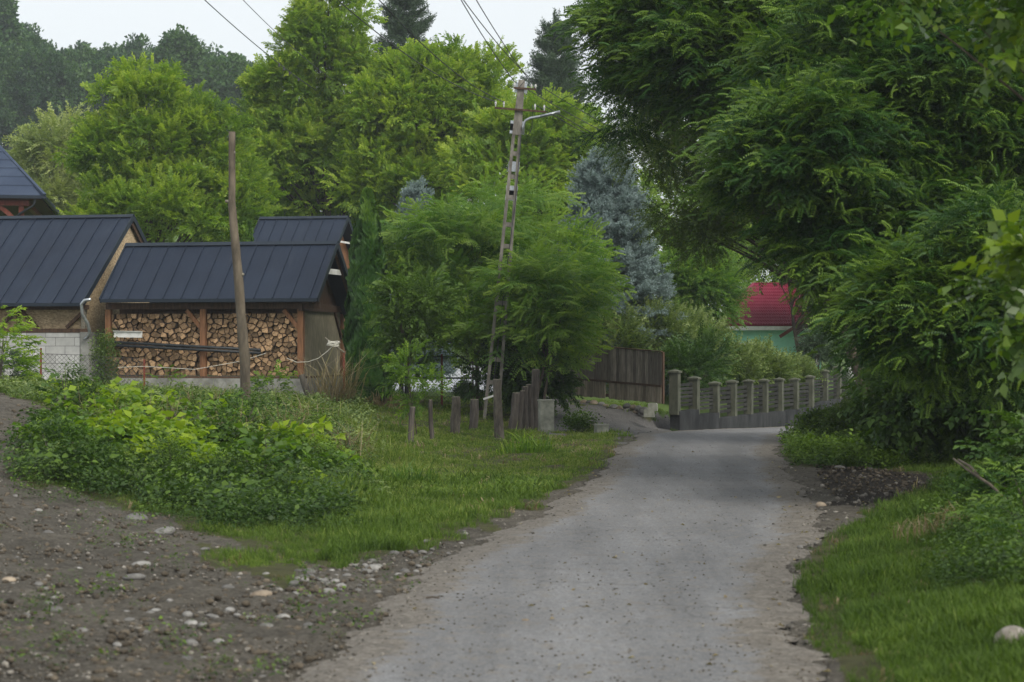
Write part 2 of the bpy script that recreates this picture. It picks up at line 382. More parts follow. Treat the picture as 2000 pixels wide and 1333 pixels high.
def H0(X, Y):
    X = np.asarray(X, float); Y = np.asarray(Y, float)
    Yc = np.maximum(Y, 6.0)
    u = np.clip((PX + F * X / Yc - _gx[0]) / (_gx[1] - _gx[0]), 0, len(_gx) - 1.001)
    v = np.clip((np.log(Yc) - _gy[0]) / (_gy[1] - _gy[0]), 0, len(_gy) - 1.001)
    i = u.astype(int); j = v.astype(int); a = u - i; b = v - j
    return (_T[j, i] * (1 - a) + _T[j, i + 1] * a) * (1 - b) + (_T[j + 1, i] * (1 - a) + _T[j + 1, i + 1] * a) * b
_far = np.array([(3.6, 50), (5.3, 53), (6.3, 56.5), (7.55, 59.8), (9.15, 63), (10.75, 66.6), (12.35, 70.4), (14.5, 75.2), (17.7, 80.5), (25.7, 90), (41, 106)])
_fl = np.r_[0, np.cumsum(np.hypot(*np.diff(_far, axis=0).T))]; _fs = np.linspace(0, _fl[-1], 130)
_fx = np.interp(_fs, _fl, _far[:, 0]); _fy = np.interp(_fs, _fl, _far[:, 1]); _ft = np.gradient(np.c_[_fx, _fy], axis=0); _ft /= np.linalg.norm(_ft, axis=1, keepdims=True)
def H(X, Y):
    """the terrain, cut down to the sunken lane beyond the crest"""
    X, Y = np.broadcast_arrays(np.asarray(X, float), np.asarray(Y, float)); z = np.array(H0(X, Y), float)
    m = (Y > 49.5) & (Y < 112) & (X > -2) & (X < 46)
    if m.any():
        x, y = X[m], Y[m]; o = z[m]; k = np.empty(len(x), int); dd = np.empty(len(x))
        for s in range(0, len(x), 20000):
            d2 = (x[s:s + 20000, None] - _fx) ** 2 + (y[s:s + 20000, None] - _fy) ** 2; k[s:s + 20000] = d2.argmin(1); dd[s:s + 20000] = np.sqrt(d2.min(1))
        left = (_ft[k, 0] * (y - _fy[k]) - _ft[k, 1] * (x - _fx[k])) > 0
        zr = np.interp(_fy[k], [48, 54, 58, 62, 66, 70, 74, 80, 90, 106], [0, -.14, -.30, -.42, -.55, -.68, -.66, -.5, -.2, .3])
        w = np.where(left, np.clip((2.95 - dd) / .3, 0, 1), np.clip((5.0 - dd) / 3, 0, 1))
        w = np.where(left & (y < 58.5), np.clip((4.4 - dd) / 2.4, 0, 1), w) * np.clip((y - 49.5) / 3, 0, 1)
        z[m] = o + (zr - o) * w
    return z if z.ndim else float(z)
def Hf(X, Y): return float(H(X, Y))
def gp(px, Y, dz=0):
    X = (px - PX) / F * Y; return Vector((X, Y, Hf(X, Y) + dz))
def hit(px, py):
    """the ground point seen at a photo pixel"""
    for Y in np.exp(np.linspace(math.log(8), math.log(200), 900)):
        X = (px - PX) / F * Y
        if CH - (py - PY) / F * Y <= Hf(X, Y): return Vector((X, Y, Hf(X, Y)))
    return Vector(((px - PX) / F * 60, 60, 0))

def inpoly(x, y, poly):
    c = np.zeros(x.shape, bool); n = len(poly)
    for i in range(n):
        x0, y0 = poly[i]; x1, y1 = poly[(i + 1) % n]
        if y0 == y1: continue
        c ^= ((y0 > y) != (y1 > y)) & (x < (x1 - x0) * (y - y0) / (y1 - y0) + x0)
    return c

# ---------------------------------------------------------------- the road, as world points
Lpx = [(555, 1370), (590, 1333), (690, 1250), (745, 1190), (800, 1125), (870, 1078), (960, 1040), (1050, 1005), (1125, 965), (1163, 940), (1192, 910), (1208, 885), (1235, 864)]
Rpx = [(1615, 1370), (1600, 1333), (1580, 1260), (1565, 1200), (1556, 1110), (1585, 1070), (1608, 1030), (1600, 990), (1572, 960), (1548, 925), (1532, 900), (1522, 878), (1530, 862)]
def z0(px, py):
    Y = F * CH / (py - PY); return ((px - PX) / F * Y, Y)
Lw = [(-1.95, -6), (-1.7, 5)] + [z0(*p) for p in Lpx] + [(3.45, 52.3), (4.25, 56.5), (5.5, 60.5), (7.1, 63.4), (8.7, 67.2), (10.3, 71.2), (12.6, 76.4), (16, 82), (24, 92), (40, 108)]
Rw = [(2.3, -6), (2.15, 5)] + [z0(*p) for p in Rpx] + [(7.1, 51.8), (8.3, 55.5), (9.6, 59.0), (11.2, 62.5), (12.8, 66.0), (14.4, 69.6), (16.4, 74.0), (19.5, 79), (27.5, 88.5), (43, 104)]
def resample(P, n):
    P = np.array(P); d = np.r_[0, np.cumsum(np.hypot(*np.diff(P, axis=0).T))]; 
    par = np.arange(len(P)); t = np.linspace(0, len(P) - 1, n)
    out = np.c_[np.interp(t, par, P[:, 0]), np.interp(t, par, P[:, 1])]
    for _ in range(6): out[1:-1] = .25 * out[:-2] + .5 * out[1:-1] + .25 * out[2:]
    return out
NR = 700
Lr = resample(Lw, NR); Rr = resample(Rw, NR)
rs = np.random.RandomState(3)
def wob(n, s, a):
    x = rs.randn(n); w = np.hanning(s); x = np.convolve(x, w / w.sum(), 'same'); return a * x / (x.std() + 1e-9)
Lr[:, 0] += wob(NR, 3, .035) + wob(NR, 7, .05) + wob(NR, 21, .08); Rr[:, 0] += wob(NR, 3, .035) + wob(NR, 7, .05) + wob(NR, 21, .05)
ROADPOLY = [tuple(p) for p in Lr] + [tuple(p) for p in Rr[::-1]]
def roadmask(X, Y): return inpoly(X, Y, ROADPOLY)
mb_v = []; mb_f = []; edge = []; track = []
NC = 22
for i in range(NR):
    for k in range(NC + 1):
        t = k / NC; p = Lr[i] * (1 - t) + Rr[i] * t
        mb_v.append((p[0], p[1], Hf(p[0], p[1]) + .012 + .03 * math.sin(math.pi * t) ** .5 * 0 - (.035 if k in (0, NC) else 0)))
        edge.append(max(0, 1 - min(t, 1 - t) / .16)); track.append(max(0, 1 - abs(t - .27) / .13, 1 - abs(t - .71) / .13))
for i in range(NR - 1):
    for k in range(NC): a = i * (NC + 1) + k; mb_f.append((a, a + 1, a + NC + 2, a + NC + 1))
me = bpy.data.meshes.new('road'); me.from_pydata(mb_v, [], mb_f); me.materials.append(M['road'])
me.attributes.new('edge', 'FLOAT', 'POINT').data.foreach_set('value', edge)
me.attributes.new('track', 'FLOAT', 'POINT').data.foreach_set('value', track)
me.polygons.foreach_set('use_smooth', [True] * len(mb_f))
tag(link('road', me), 'grey worn asphalt lane curving towards the fence', None, None, 'structure')

# ---------------------------------------------------------------- ground cover zones (pixel outlines of ground areas, turned into ground by looking them up)
DIRT = [(-1500, 900), (-300, 930), (0, 945), (130, 962), (250, 988), (330, 1015), (420, 1050), (520, 1085), (640, 1108), (700, 1106), (800, 1083), (870, 1058), (960, 1026), (1050, 990), (1120, 952), (1160, 925), (1185, 900), (1198, 880), (1225, 858), (1262, 858), (1260, 880), (1240, 930), (1100, 1040), (1000, 1100), (1000, 1600), (-1500, 1600)]
SHOULDER = [(1500, 858), (1535, 862), (1540, 895), (1575, 915), (1700, 915), (1800, 925), (1830, 940), (1790, 965), (1720, 985), (1655, 1025), (1600, 1068), (1568, 1110), (1568, 1150), (1580, 1250), (1625, 1300), (1700, 1420), (1500, 1420), (1500, 1100)]
MUD = [(1590, 900), (1700, 908), (1810, 928), (1815, 955), (1700, 988), (1640, 975), (1600, 940)]
MOUND = [(-1500, 700), (0, 768), (70, 776), (112, 820), (105, 880), (30, 940), (-1500, 900)]
DRIVE = [(1060, 776), (1120, 782), (1200, 800), (1290, 812), (1330, 846), (1265, 857), (1210, 858), (1180, 838), (1140, 832), (1110, 850), (1060, 850)]
GRASSTONGUE = [(360, 1060), (520, 1092), (600, 1120), (560, 1140), (440, 1120)]
def zones(X, Y, jitter=True):
    """masks at ground points"""
    X = np.asarray(X); Y = np.asarray(Y); Yc = np.maximum(Y, .5)
    Z = H(X, Y); px = PX + F * X / Yc; py = PY + (CH - Z) * F / Yc
    py = np.where(Y < 9, 1500, py)
    if jitter:
        px = px + 22 * np.sin(X * 3.1 + Y * 1.3) * np.sin(Y * 2.2 - X) * np.clip(20 / Yc, .3, 1)
        py = py + 9 * np.sin(X * 2.3 + 1) * np.sin(Y * 1.7 + X * .6) + 5 * np.sin(X * 7 + Y * 3)
    d = {}
    d['dirt'] = (inpoly(px, py, DIRT) & ~inpoly(px, py, GRASSTONGUE)) | inpoly(px, py, SHOULDER) | inpoly(px, py, MOUND) | (Y < 9) & (X > -14) & (X < 2.5)
    d['mud'] = inpoly(px, py, MUD)
    d['gravel'] = inpoly(px, py, DRIVE)
    d['pave'] = (Y > 64.5) & (Y < 86) & (X > -4.9) & (X < 2.5)
    d['far'] = Y > 60
    d['road'] = roadmask(X, Y)
    return d, px, py, Z

ws = np.exp(np.linspace(math.log(2.0), math.log(2500), 620)); ss = np.linspace(-.95, .95, 521)
ss = np.sign(ss) * (np.abs(ss) * .32 + np.abs(ss) ** 3 * .75)
WW, SS = np.meshgrid(ws, ss, indexing='ij')
GY = WW - 6; GX = SS * (WW + 1.5)
dz, gpx, gpy, GZ = zones(GX, GY)
rm = dz['road']
rough_ = (.010 * np.sin(GX * 9 + 3 * np.sin(GY * 2)) * np.sin(GY * 7 + 2) + .02 * np.sin(GX * 2.6 + GY) * np.sin(GY * 2.1 - GX * 1.3))
GZ = GZ + np.where(dz['dirt'] | dz['mud'], 1.0, 1.4) * rough_ * (GY > 9)
mudr = np.random.RandomState(9).randn(*GZ.shape)
clod = np.random.RandomState(8).rand(*GZ.shape)
GZ = GZ + np.where(dz['mud'], .015 * mudr - .04, 0) + np.where(dz['dirt'] & (gpx < 950), .022 * (clod - .5), 0)
# sink the ground below the asphalt
rmf = rm.astype(float)
GZ = GZ - np.where(rm, .06, 0)
gv = np.stack([GX, GY, GZ], -1).reshape(-1, 3)
nr, nc = GZ.shape
idx = np.arange(nr * nc).reshape(nr, nc)
gq = np.stack([idx[:-1, :-1], idx[:-1, 1:], idx[1:, 1:], idx[1:, :-1]], -1).reshape(-1, 4)

def quadmesh(name, v, q, mats, fa=None, pa=None, parent=None, smooth=False):
    me = bpy.data.meshes.new(name); v = np.ascontiguousarray(v, np.float32); q = np.ascontiguousarray(q, np.int32)
    me.vertices.add(len(v)); me.vertices.foreach_set('co', v.ravel())
    me.loops.add(q.size); me.loops.foreach_set('vertex_index', q.ravel())
    me.polygons.add(len(q)); me.polygons.foreach_set('loop_start', np.arange(0, q.size, q.shape[1], dtype=np.int32))
    me.polygons.foreach_set('loop_total', np.full(len(q), q.shape[1], np.int32))
    if smooth: me.polygons.foreach_set('use_smooth', np.ones(len(q), bool))
    for k, a in (fa or {}).items(): me.attributes.new(k, 'FLOAT', 'FACE').data.foreach_set('value', np.ascontiguousarray(a, np.float32))
    for k, a in (pa or {}).items(): me.attributes.new(k, 'FLOAT', 'POINT').data.foreach_set('value', np.ascontiguousarray(a, np.float32))
    me.update(calc_edges=True)
    for x in (mats if isinstance(mats, (list, tuple)) else [mats]): me.materials.append(x)
    return link(name, me, parent)

quadmesh('ground', gv, gq, M['ground'], pa={k: dz[k].astype(float).ravel() for k in ('dirt', 'mud', 'gravel', 'pave', 'far')}, smooth=True)['kind'] = 'structure'
# ---------------------------------------------------------------- leaf templates and scattering
def norm(a): return a / (np.linalg.norm(a, axis=-1, keepdims=True) + 1e-9)

def leafq(base, d, nrm, L_, W_, fold=.12, droop=.15):
    d = norm(np.array(d, float)); nrm = np.array(nrm, float); s = norm(np.cross(d, nrm)); nn = norm(np.cross(s, d))
    b = np.array(base, float); m = b + d * L_ * .45 + nn * fold * W_
    return np.array([b, m + s * W_ / 2, b + d * L_ - nn * droop * L_, m - s * W_ / 2])

def pack(quads, var=None):
    q = np.array(quads); n = len(q)
    return q.reshape(-1, 3), np.arange(n * 4).reshape(n, 4), np.array(var if var is not None else [0.] * n)

def t_broad(seed, n=16, L_=.6, leaf=.15, wd=.5, droop=.35, zup=.15):
    r = random.Random(seed); qs = []; va = []
    for i in range(n):
        t = (i + .5) / n; x = t * L_; s = 1 if i % 2 else -1; a = s * r.uniform(.5, 1.3)
        b = (x, 0, -droop * x * x + r.uniform(-.02, .02))
        d = (math.cos(a), math.sin(a), r.uniform(-.7 if zup < .3 else -.4, zup))
        l = leaf * r.uniform(.7, 1.2)
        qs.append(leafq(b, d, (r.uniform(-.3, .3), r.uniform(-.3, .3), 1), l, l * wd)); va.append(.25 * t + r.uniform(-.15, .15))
    return pack(qs, va)

def t_walnut(seed, nf=5, L_=.5, frond=.42, nl=4):
    """a twig end with long drooping pinnate leaves of few large leaflets"""
    r = random.Random(seed); qs = []; va = []
    for i in range(nf):
        a = (i / nf - .5) * 4.2 + r.uniform(-.3, .3); b = np.array([L_ * (.35 + .13 * i), 0, 0.])
        for k in range(nl):
            t = (k + 1) / nl
            p = b + np.array([math.cos(a), math.sin(a), 0]) * frond * t + np.array([0, 0, .10 * t - .30 * t * t])
            for s in ((-1, 1) if k < nl - 1 else (0,)):
                aa = a + s * r.uniform(.7, 1.0)
                l = .17 * r.uniform(.8, 1.2)
                qs.append(leafq(p, (math.cos(aa), math.sin(aa), -.35 - .4 * t + r.uniform(-.2, .2)), (.2, 0, 1), l, l * .42)); va.append(r.uniform(-.15, .2))
    return pack(qs, va)

def t_locust(seed, nf=10, L_=.9, frond=.30, nl=7, lw=.022, ll=.045):
    """a long arching twig with feathery pinnate leaves on both sides"""
    r = random.Random(seed); qs = []; va = []
    for i in range(nf + 1):
        t = i / nf; x = t * L_; b = np.array([x, 0, .10 * x - .25 * x * x])
        s = 1 if i % 2 else -1; a = s * r.uniform(.55, 1.0) if i < nf else 0.
        f = frond * r.uniform(.75, 1.15) * (1 - .35 * t); fv = r.uniform(-.12, .12) + .3 * t * t
        dv = r.uniform(.3, .7)
        for k in range(1, nl + 1):
            u = k / nl; p = b + np.array([math.cos(a), math.sin(a), 0]) * f * u + np.array([0, 0, .06 * u - dv * f * u * u])
            for q in ((-1, 1) if k < nl else (-1, 1, 0)):
                aa = a + q * 1.25
                l = ll * (1.1 - .35 * u)
                qs.append(leafq(p, (math.cos(aa), math.sin(aa), -.25 - .35 * abs(q)), (0, 0, 1), l, lw, .05, .1)); va.append(fv + r.uniform(-.05, .05))
    return pack(qs, va)

def t_spruce(seed, n=7, L_=.5, side=.2):
    r = random.Random(seed); qs = []; va = []
    def tw(p0, d, ln, k):
        d = norm(np.array(d, float))
        for i in range(k):
            t = (i + .3) / k; p = p0 + d * ln * t
            for _ in range(3):
                nd = norm(d * .9 + np.array([r.gauss(0, 1), r.gauss(0, 1), r.gauss(0, 1) + .3]) * .75)
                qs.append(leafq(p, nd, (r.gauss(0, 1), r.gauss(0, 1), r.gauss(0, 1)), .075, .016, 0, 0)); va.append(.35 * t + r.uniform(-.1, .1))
    tw(np.zeros(3), (1, 0, .1), L_, 7)
    for i in range(n):
        t = (i + .5) / n * .8; s = 1 if i % 2 else -1
        tw(np.array([t * L_, 0, 0]), (.75, s * .8, .12), side * (1.1 - t), 4)
    return pack(qs, va)

def t_thuja(seed, n=11):
    r = random.Random(seed); qs = []; va = []
    for i in range(n):
        a = r.uniform(-.9, .9); l = r.uniform(.09, .2)
        qs.append(leafq((0, 0, 0), (.55 + .3 * r.random(), math.sin(a) * .6, .8), (1, r.uniform(-.6, .6), -.2), l, l * .33, 0, 0)); va.append(l * 1.2 - .15 + r.uniform(-.1, .1))
    return pack(qs, va)

def t_clump(seed, n=26, rad=.8, leaf=.55):
    r = random.Random(seed); qs = []; va = []
    for i in range(n):
        v = np.array([r.gauss(0, 1), r.gauss(0, 1), r.gauss(0, .8)]); v = norm(v) * rad * r.uniform(.5, 1)
        l = leaf * r.uniform(.6, 1.2)
        qs.append(leafq(v, v * .6 + np.array([r.gauss(0, .4), r.gauss(0, .4), r.gauss(0, .3)]), v + np.array([r.gauss(0, .5), r.gauss(0, .5), .6]), l, l * .7)); va.append(r.uniform(-.2, .2))
    return pack(qs, va)

def t_weed(seed, n=9, h=.55, leaf=.20, wd=.62):
    """an upright stem with broad leaves"""
    r = random.Random(seed); qs = []; va = []
    for i in range(n):
        t = (i + 1) / n; a = i * 2.4 + r.uniform(-.4, .4); l = leaf * r.uniform(.7, 1.15) * (1.15 - .4 * t)
        d = np.array([math.cos(a), math.sin(a), .45 - .5 * (1 - t)])
        b = np.array([0.04 * math.cos(a), .04 * math.sin(a), h * t])
        q = leafq(b, d, (0, 0, 1), l, l * wd, .18, .28)
        # two quads per leaf: a broad oval
        s = (q[1] - q[3]) * .42; tip = q[2]; mid2 = b + norm(d) * l * .78
        qs.append(np.array([q[0], q[1], mid2 + s * .8, mid2 * .5 + (q[0] + q[2]) * .25])); va.append(.35 * t + r.uniform(-.1, .1))
        qs.append(np.array([q[0], mid2 * .5 + (q[0] + q[2]) * .25, mid2 - s * .8, q[3]])); va.append(va[-1] + .03)
        qs.append(np.array([mid2 * .5 + (q[0] + q[2]) * .25, mid2 + s * .8, tip, mid2 - s * .8])); va.append(va[-1])
    return pack(qs, va)

def t_small(seed, n=22, rad=.22, h=.3, leaf=.07):
    """low leafy tangle: bramble, nettle, hop"""
    r = random.Random(seed); qs = []; va = []
    for i in range(n):
        a = r.uniform(0, 6.28); q = rad * math.sqrt(r.random()); z = h * r.random() ** .7
        l = leaf * r.uniform(.6, 1.3); aa = r.uniform(0, 6.28)
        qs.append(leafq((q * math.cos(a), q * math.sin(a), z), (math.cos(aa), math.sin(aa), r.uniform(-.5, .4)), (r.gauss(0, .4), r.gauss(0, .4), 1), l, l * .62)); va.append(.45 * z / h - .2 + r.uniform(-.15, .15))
    return pack(qs, va)

def t_grass(seed, n=9, h=.2, w=.012, spread=.06, lean=.5):
    r = random.Random(seed); qs = []; va = []
    for i in range(n):
        a = r.uniform(0, 6.28); hh = h * r.uniform(.5, 1.15); b = np.array([r.gauss(0, spread), r.gauss(0, spread), -.01])
        ln = r.uniform(.1, lean) * hh; d = np.array([math.cos(a), math.sin(a), 0]); s = np.array([-d[1], d[0], 0]) * w * r.uniform(.7, 1.3)
        m = b + d * ln * .35 + np.array([0, 0, hh * .6]); t = b + d * ln * 1.1 + np.array([0, 0, hh * (1 - .3 * ln / hh)])
        v = r.uniform(-.15, .15)
        qs.append(np.array([b - s, b + s, m + s * .8, m - s * .8])); va.append(v - .1)
        qs.append(np.array([m - s * .8, m + s * .8, t + s * .15, t - s * .15])); va.append(v + .1)
    return pack(qs, va)

def basis(xd, up, rs, roll=.28):
    """rotation matrices with x along xd and z near up"""
    x = norm(xd); u = up + rs.randn(*xd.shape) * roll; y = norm(np.cross(u, x)); z = np.cross(x, y)
    return np.stack([x, y, z], -1)

def scatter(tmpls, pos, rot, scl, val, rs):
    vs = []; qs = []; at = []; off = 0; which = rs.randint(0, len(tmpls), len(pos))
    for k, (tv, tq, ta) in enumerate(tmpls):
        i = np.where(which == k)[0]
        if not len(i): continue
        v = np.einsum('nij,mj->nmi', rot[i] * scl[i, None, None], tv) + pos[i, None, :]
        q = tq[None] + (np.arange(len(i)) * len(tv))[:, None, None] + off
        vs.append(v.reshape(-1, 3)); qs.append(q.reshape(-1, 4)); at.append((val[i, None] + ta[None]).ravel()); off += len(i) * len(tv)
    return np.concatenate(vs), np.concatenate(qs), np.clip(np.concatenate(at), 0, 1)

TB = [t_broad(i) for i in range(5)]
TBs = [t_broad(20 + i, 20, .7, .10, .62, .3) for i in range(5)]
TW = [t_walnut(i) for i in range(5)]
TL = [t_locust(i, 7, .8, .44, 7, .042, .085) for i in range(6)]
TLn = [t_locust(40 + i, 6 + i % 3, .6 + .12 * (i % 4), .34 + .03 * (i % 3), 8, .030, .062) for i in range(9)]
TS = [t_spruce(i) for i in range(5)]
TT = [t_thuja(i) for i in range(5)]
TV = [t_broad(120 + i, 26, .5, .115, .55, .05, .5) for i in range(6)] + [t_walnut(130 + i, 4, .3, .26, 4) for i in range(1)]
TC = [t_clump(i) for i in range(5)]
TG = [t_grass(i) for i in range(8)]
TWd = [t_weed(i) for i in range(6)]
TSm = [t_small(i) for i in range(6)]
TBig = [t_broad(60 + i, 9, .6, .2, .66, .3) for i in range(5)]

def crown_points(env, ncl, per, rs, clr, under=.25, inner=.12, bumpy=.16, flat=1.):
    """env: list of (centre, radii). clusters sit near the skin of the ellipsoids, sprays round each cluster"""
    area = np.array([(r[0] * r[1] * r[2]) ** (2 / 3) for c, r in env]); pr = area / area.sum()
    C = []
    tries = 0
    while len(C) < ncl and tries < ncl * 40:
        tries += 1
        k = rs.choice(len(env), p=pr); c, r = env[k]; d = norm(rs.randn(3)); rr = 1 - abs(rs.randn()) * bumpy
        if rs.rand() < inner: rr = rs.uniform(.25, .8)
        if d[2] < -.35 and rs.rand() > under: continue
        p = np.array(c) + d * np.array(r) * rr
        bad = False
        for j, (c2, r2) in enumerate(env):
            if j != k and np.sum(((p - c2) / r2) ** 2) < .45: bad = True
        if bad and rs.rand() > .15: continue
        C.append((p, norm(d / np.array(r)), k))
    P = []; D = []; V = []
    for p, d, k in C:
        n = max(3, int(per * rs.uniform(.6, 1.4))); cr = clr * rs.uniform(.6, 1.35)
        q = norm(rs.randn(n, 3) + d * .55 + np.array([0, 0, .35])); rad = cr * rs.uniform(.45, 1, (n, 1))
        P.append(p + q * rad * np.array([1, 1, .75 * (.45 + .55 * flat)])); D.append(q * .8 + d * .5 + rs.randn(n, 3) * .25 + np.array([0, 0, .1]))
        V.append(np.full(n, rs.randn() * .13) + rs.randn(n) * .08)
    return np.concatenate(P), np.concatenate(D), np.concatenate(V), [c[0] for c in C]

def tree(name, label, cat, base, env, T, mat, ncl, per, scl, clr, seed, trunk=.15, bark='bark', group=None, val=.5, limbs=26, under=.25, droop=0, parts=True, inner=.12, trunk_top=None, stems=None, flat=1., bumpy=.16):
    rs = np.random.RandomState(seed); rng = random.Random(seed)
    root = empty(name, base, 0, label, cat, group); b = np.array(base)
    env = [(np.array(c) - b, np.array(r)) for c, r in env]
    P, D, V, C = crown_points(env, ncl, per, rs, clr, under, inner, bumpy, flat)
    D = norm(D); D[:, 2] = D[:, 2] * flat - droop
    rot = basis(D, np.tile([0, 0, 1.], (len(P), 1)), rs, .5)
    v, q, a = scatter(T, P, rot, scl * rs.uniform(.6, 1.35, len(P)), val + V, rs)
    quadmesh('crown', v, q, mat, {'v': a}, parent=root)
    # trunk with limbs running out to the leaf masses
    mb = MB(); top = max(env, key=lambda e: e[0][2]); tz = Vector(top[0]) if trunk_top is None else Vector(trunk_top) - Vector(base)
    for st in (stems or [(0, 0)]):
        pts = []; rad = []
        for i in range(9):
            t = i / 8; w = math.sin(t * 5 + seed) * .02 * tz.z
            pts.append(Vector((st[0], st[1], -.1)).lerp(tz, t) + Vector((w, w * .6, 0)) * (t > 0)); rad.append(trunk * (1 - .8 * t) * (1.25 if i == 0 else 1))
        mb.tube(pts, rad, 9, jit=.06, rng=rng)
        for c in rng.sample(C, min(limbs, len(C))):
            c = Vector(c); t = min(.9, max(.22, c.z / (tz.z + .01) * .62)); i = int(t * 8); s = pts[i].lerp(pts[min(8, i + 1)], t * 8 - i)
            m = s.lerp(c, .5) + Vector((rng.uniform(-.1, .1), rng.uniform(-.1, .1), .12)) * (c - s).length * .6
            r0 = trunk * (1 - .8 * t) * .5
            ps = [s.lerp(m, u).lerp(m.lerp(c, u), u) for u in (0, .25, .5, .75, 1)]
            mb.tube(ps, [r0, r0 * .8, r0 * .6, r0 * .4, r0 * .15], 5, caps=False)
    mb.build('trunk', M[bark], root, True)
    return root

def ell(px, py, rx, ry, Y, dy=0, ry2=None):
    """an ellipsoid of foliage at a place, sizes in photo pixels at that distance"""
    k = Y / F; return (np.array(W(px, py, Y + dy)), np.array([rx * k, (ry2 if ry2 else rx * .8) * k, ry * k]))

def conifer(name, label, cat, base, h, r, T, mat, seed, n=4200, scl=1., group=None, val=.5, trunk=.12, gap=0, whorl=26, shape=1.0, top_thin=0):
    rs = np.random.RandomState(seed); root = empty(name, base, 0, label, cat, group); P = []; D = []; V = []
    mb = MB(); mb.tube([(0, 0, -.1), (0, 0, h * .5), (0, 0, h * .98)], [trunk, trunk * .6, .01], 7)
    for w in range(whorl):
        t = (w + rs.uniform(-.3, .3)) / whorl; z = h * (.04 + .95 * t); rr = r * (1 - t) ** shape * rs.uniform(.8, 1.12) + .05 * r
        nb = 7; a0 = rs.uniform(0, 6.28)
        for k in range(nb):
            a = a0 + k * 6.283 / nb + rs.uniform(-.25, .25); L_ = rr * rs.uniform(.7, 1.15); d = np.array([math.cos(a), math.sin(a), 0.])
            sl = .30 - .55 * (1 - t); m = max(3, int(n / (whorl * nb) * (.4 + 1.4 * (1 - t))))
            u = rs.rand(m) ** .6; side = rs.randn(m) * .16 * L_ * u
            p = d * (L_ * u)[:, None] + np.array([-d[1], d[0], 0]) * side[:, None]
            p[:, 2] = z + sl * L_ * u + .22 * L_ * u ** 3 + rs.randn(m) * .03 * r
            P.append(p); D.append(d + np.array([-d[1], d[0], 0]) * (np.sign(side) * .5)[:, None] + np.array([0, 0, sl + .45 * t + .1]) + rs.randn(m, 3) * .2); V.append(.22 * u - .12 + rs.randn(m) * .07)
            mb.tube([(0, 0, z), tuple(d * L_ * .5 + np.array([0, 0, z + sl * L_ * .5])), tuple(d * L_ + np.array([0, 0, z + sl * L_ + .15 * L_]))], [.02 * r, .014 * r, .004 * r], 4, caps=False)
    # a leader
    p = np.zeros((40, 3)); p[:, 2] = h * rs.uniform(.9, 1.01, 40); P.append(p); D.append(rs.randn(40, 3) * .5 + [0, 0, .7]); V.append(rs.randn(40) * .05)
    P = np.concatenate(P); D = np.concatenate(D); V = np.concatenate(V)
    rot = basis(D, np.tile([0, 0, 1.], (len(P), 1)), rs)
    v, q, a = scatter(T, P, rot, scl * rs.uniform(.7, 1.2, len(P)), val + V, rs)
    quadmesh('crown', v, q, mat, {'v': a}, parent=root); mb.build('trunk', M['bark'], root, True)
    return root

def copy_tree(o, loc, rz, s, label, group=None):
    r = o.copy(); COL.objects.link(r); r.location = loc; r.rotation_euler = (0, 0, rz); r.scale = s; r['label'] = label
    if group: r['group'] = group
    for ch in [x for x in COL.objects if x.parent is o]:
        c = ch.copy(); COL.objects.link(c); c.parent = r
    return r
# ================================================================ SHEDS (local x runs right along the front, y to the back)
ROT = R(-12)
def loc2w(o, x, y): return (o[0] + x * math.cos(ROT) - y * math.sin(ROT), o[1] + x * math.sin(ROT) + y * math.cos(ROT))
O1 = (-6.145, 58.0); Z1 = 0.68

def seamed_roof(parent, x0, x1, y0, yr, y1, z0, zr, step=.56, z1=None):
    """two slopes of standing seam sheet with ridge cap, verge trim and drip edge; y0 front eave, yr ridge, y1 back eave"""
    z1 = z0 if z1 is None else z1
    th = .05
    for nm, ya, za in (('roof_slope', y0, z0), ('roof_slope', y1, z1)):
        mb = MB(); d = Vector((0, yr - ya, zr - za)); n = d.cross(Vector((1, 0, 0))) if ya < yr else Vector((1, 0, 0)).cross(d)
        n.normalize(); n = n if n.z > 0 else -n
        a = Vector((x0, ya, za)); b = Vector((x1, ya, za)); c = Vector((x1, yr, zr)); e = Vector((x0, yr, zr))
        vs = [a, b, c, e] + [p - n * th for p in (a, b, c, e)]
        mb.add(vs, [(0, 1, 2, 3), (7, 6, 5, 4), (0, 4, 5, 1), (1, 5, 6, 2), (2, 6, 7, 3), (3, 7, 4, 0)])
        x = x0 + step * .5
        while x < x1 - .08:
            mb.bar(Vector((x, ya, za)) + n * .016, Vector((x, yr, zr)) + n * .016, .022, .034, up=n); x += step
        rs_ = mb.build(nm, M['roof'], parent)
        tr = MB()
        for xe in (x0 - .012, x1 + .012): tr.bar(Vector((xe, ya, za)) + n * .01 - Vector((0, 0, .06)), Vector((xe, yr, zr)) + n * .01 - Vector((0, 0, .06)), .03, .17, up=n)
        s = -1 if ya < yr else 1
        tr.bar((x0, ya + s * .02, za - .05), (x1, ya + s * .02, za - .05), .03, .10)
        tr.build('verge_trim', M['roof_edge'], parent)
    mb = MB()
    for s, ya, za in ((-1, y0, z0), (1, y1, z1)):
        d = Vector((0, ya - yr, za - zr)).normalized(); n = Vector((0, -d.z * s, d.y * s)); n = n if n.z > 0 else -n
        p = Vector((0, yr, zr)) + n * .045 + d * .07
        mb.bar(p + Vector((x0 - .03, 0, 0)), p + Vector((x1 + .03, 0, 0)), .16, .015, up=n)
    mb.build('ridge_cap', M['roof_edge'], parent)

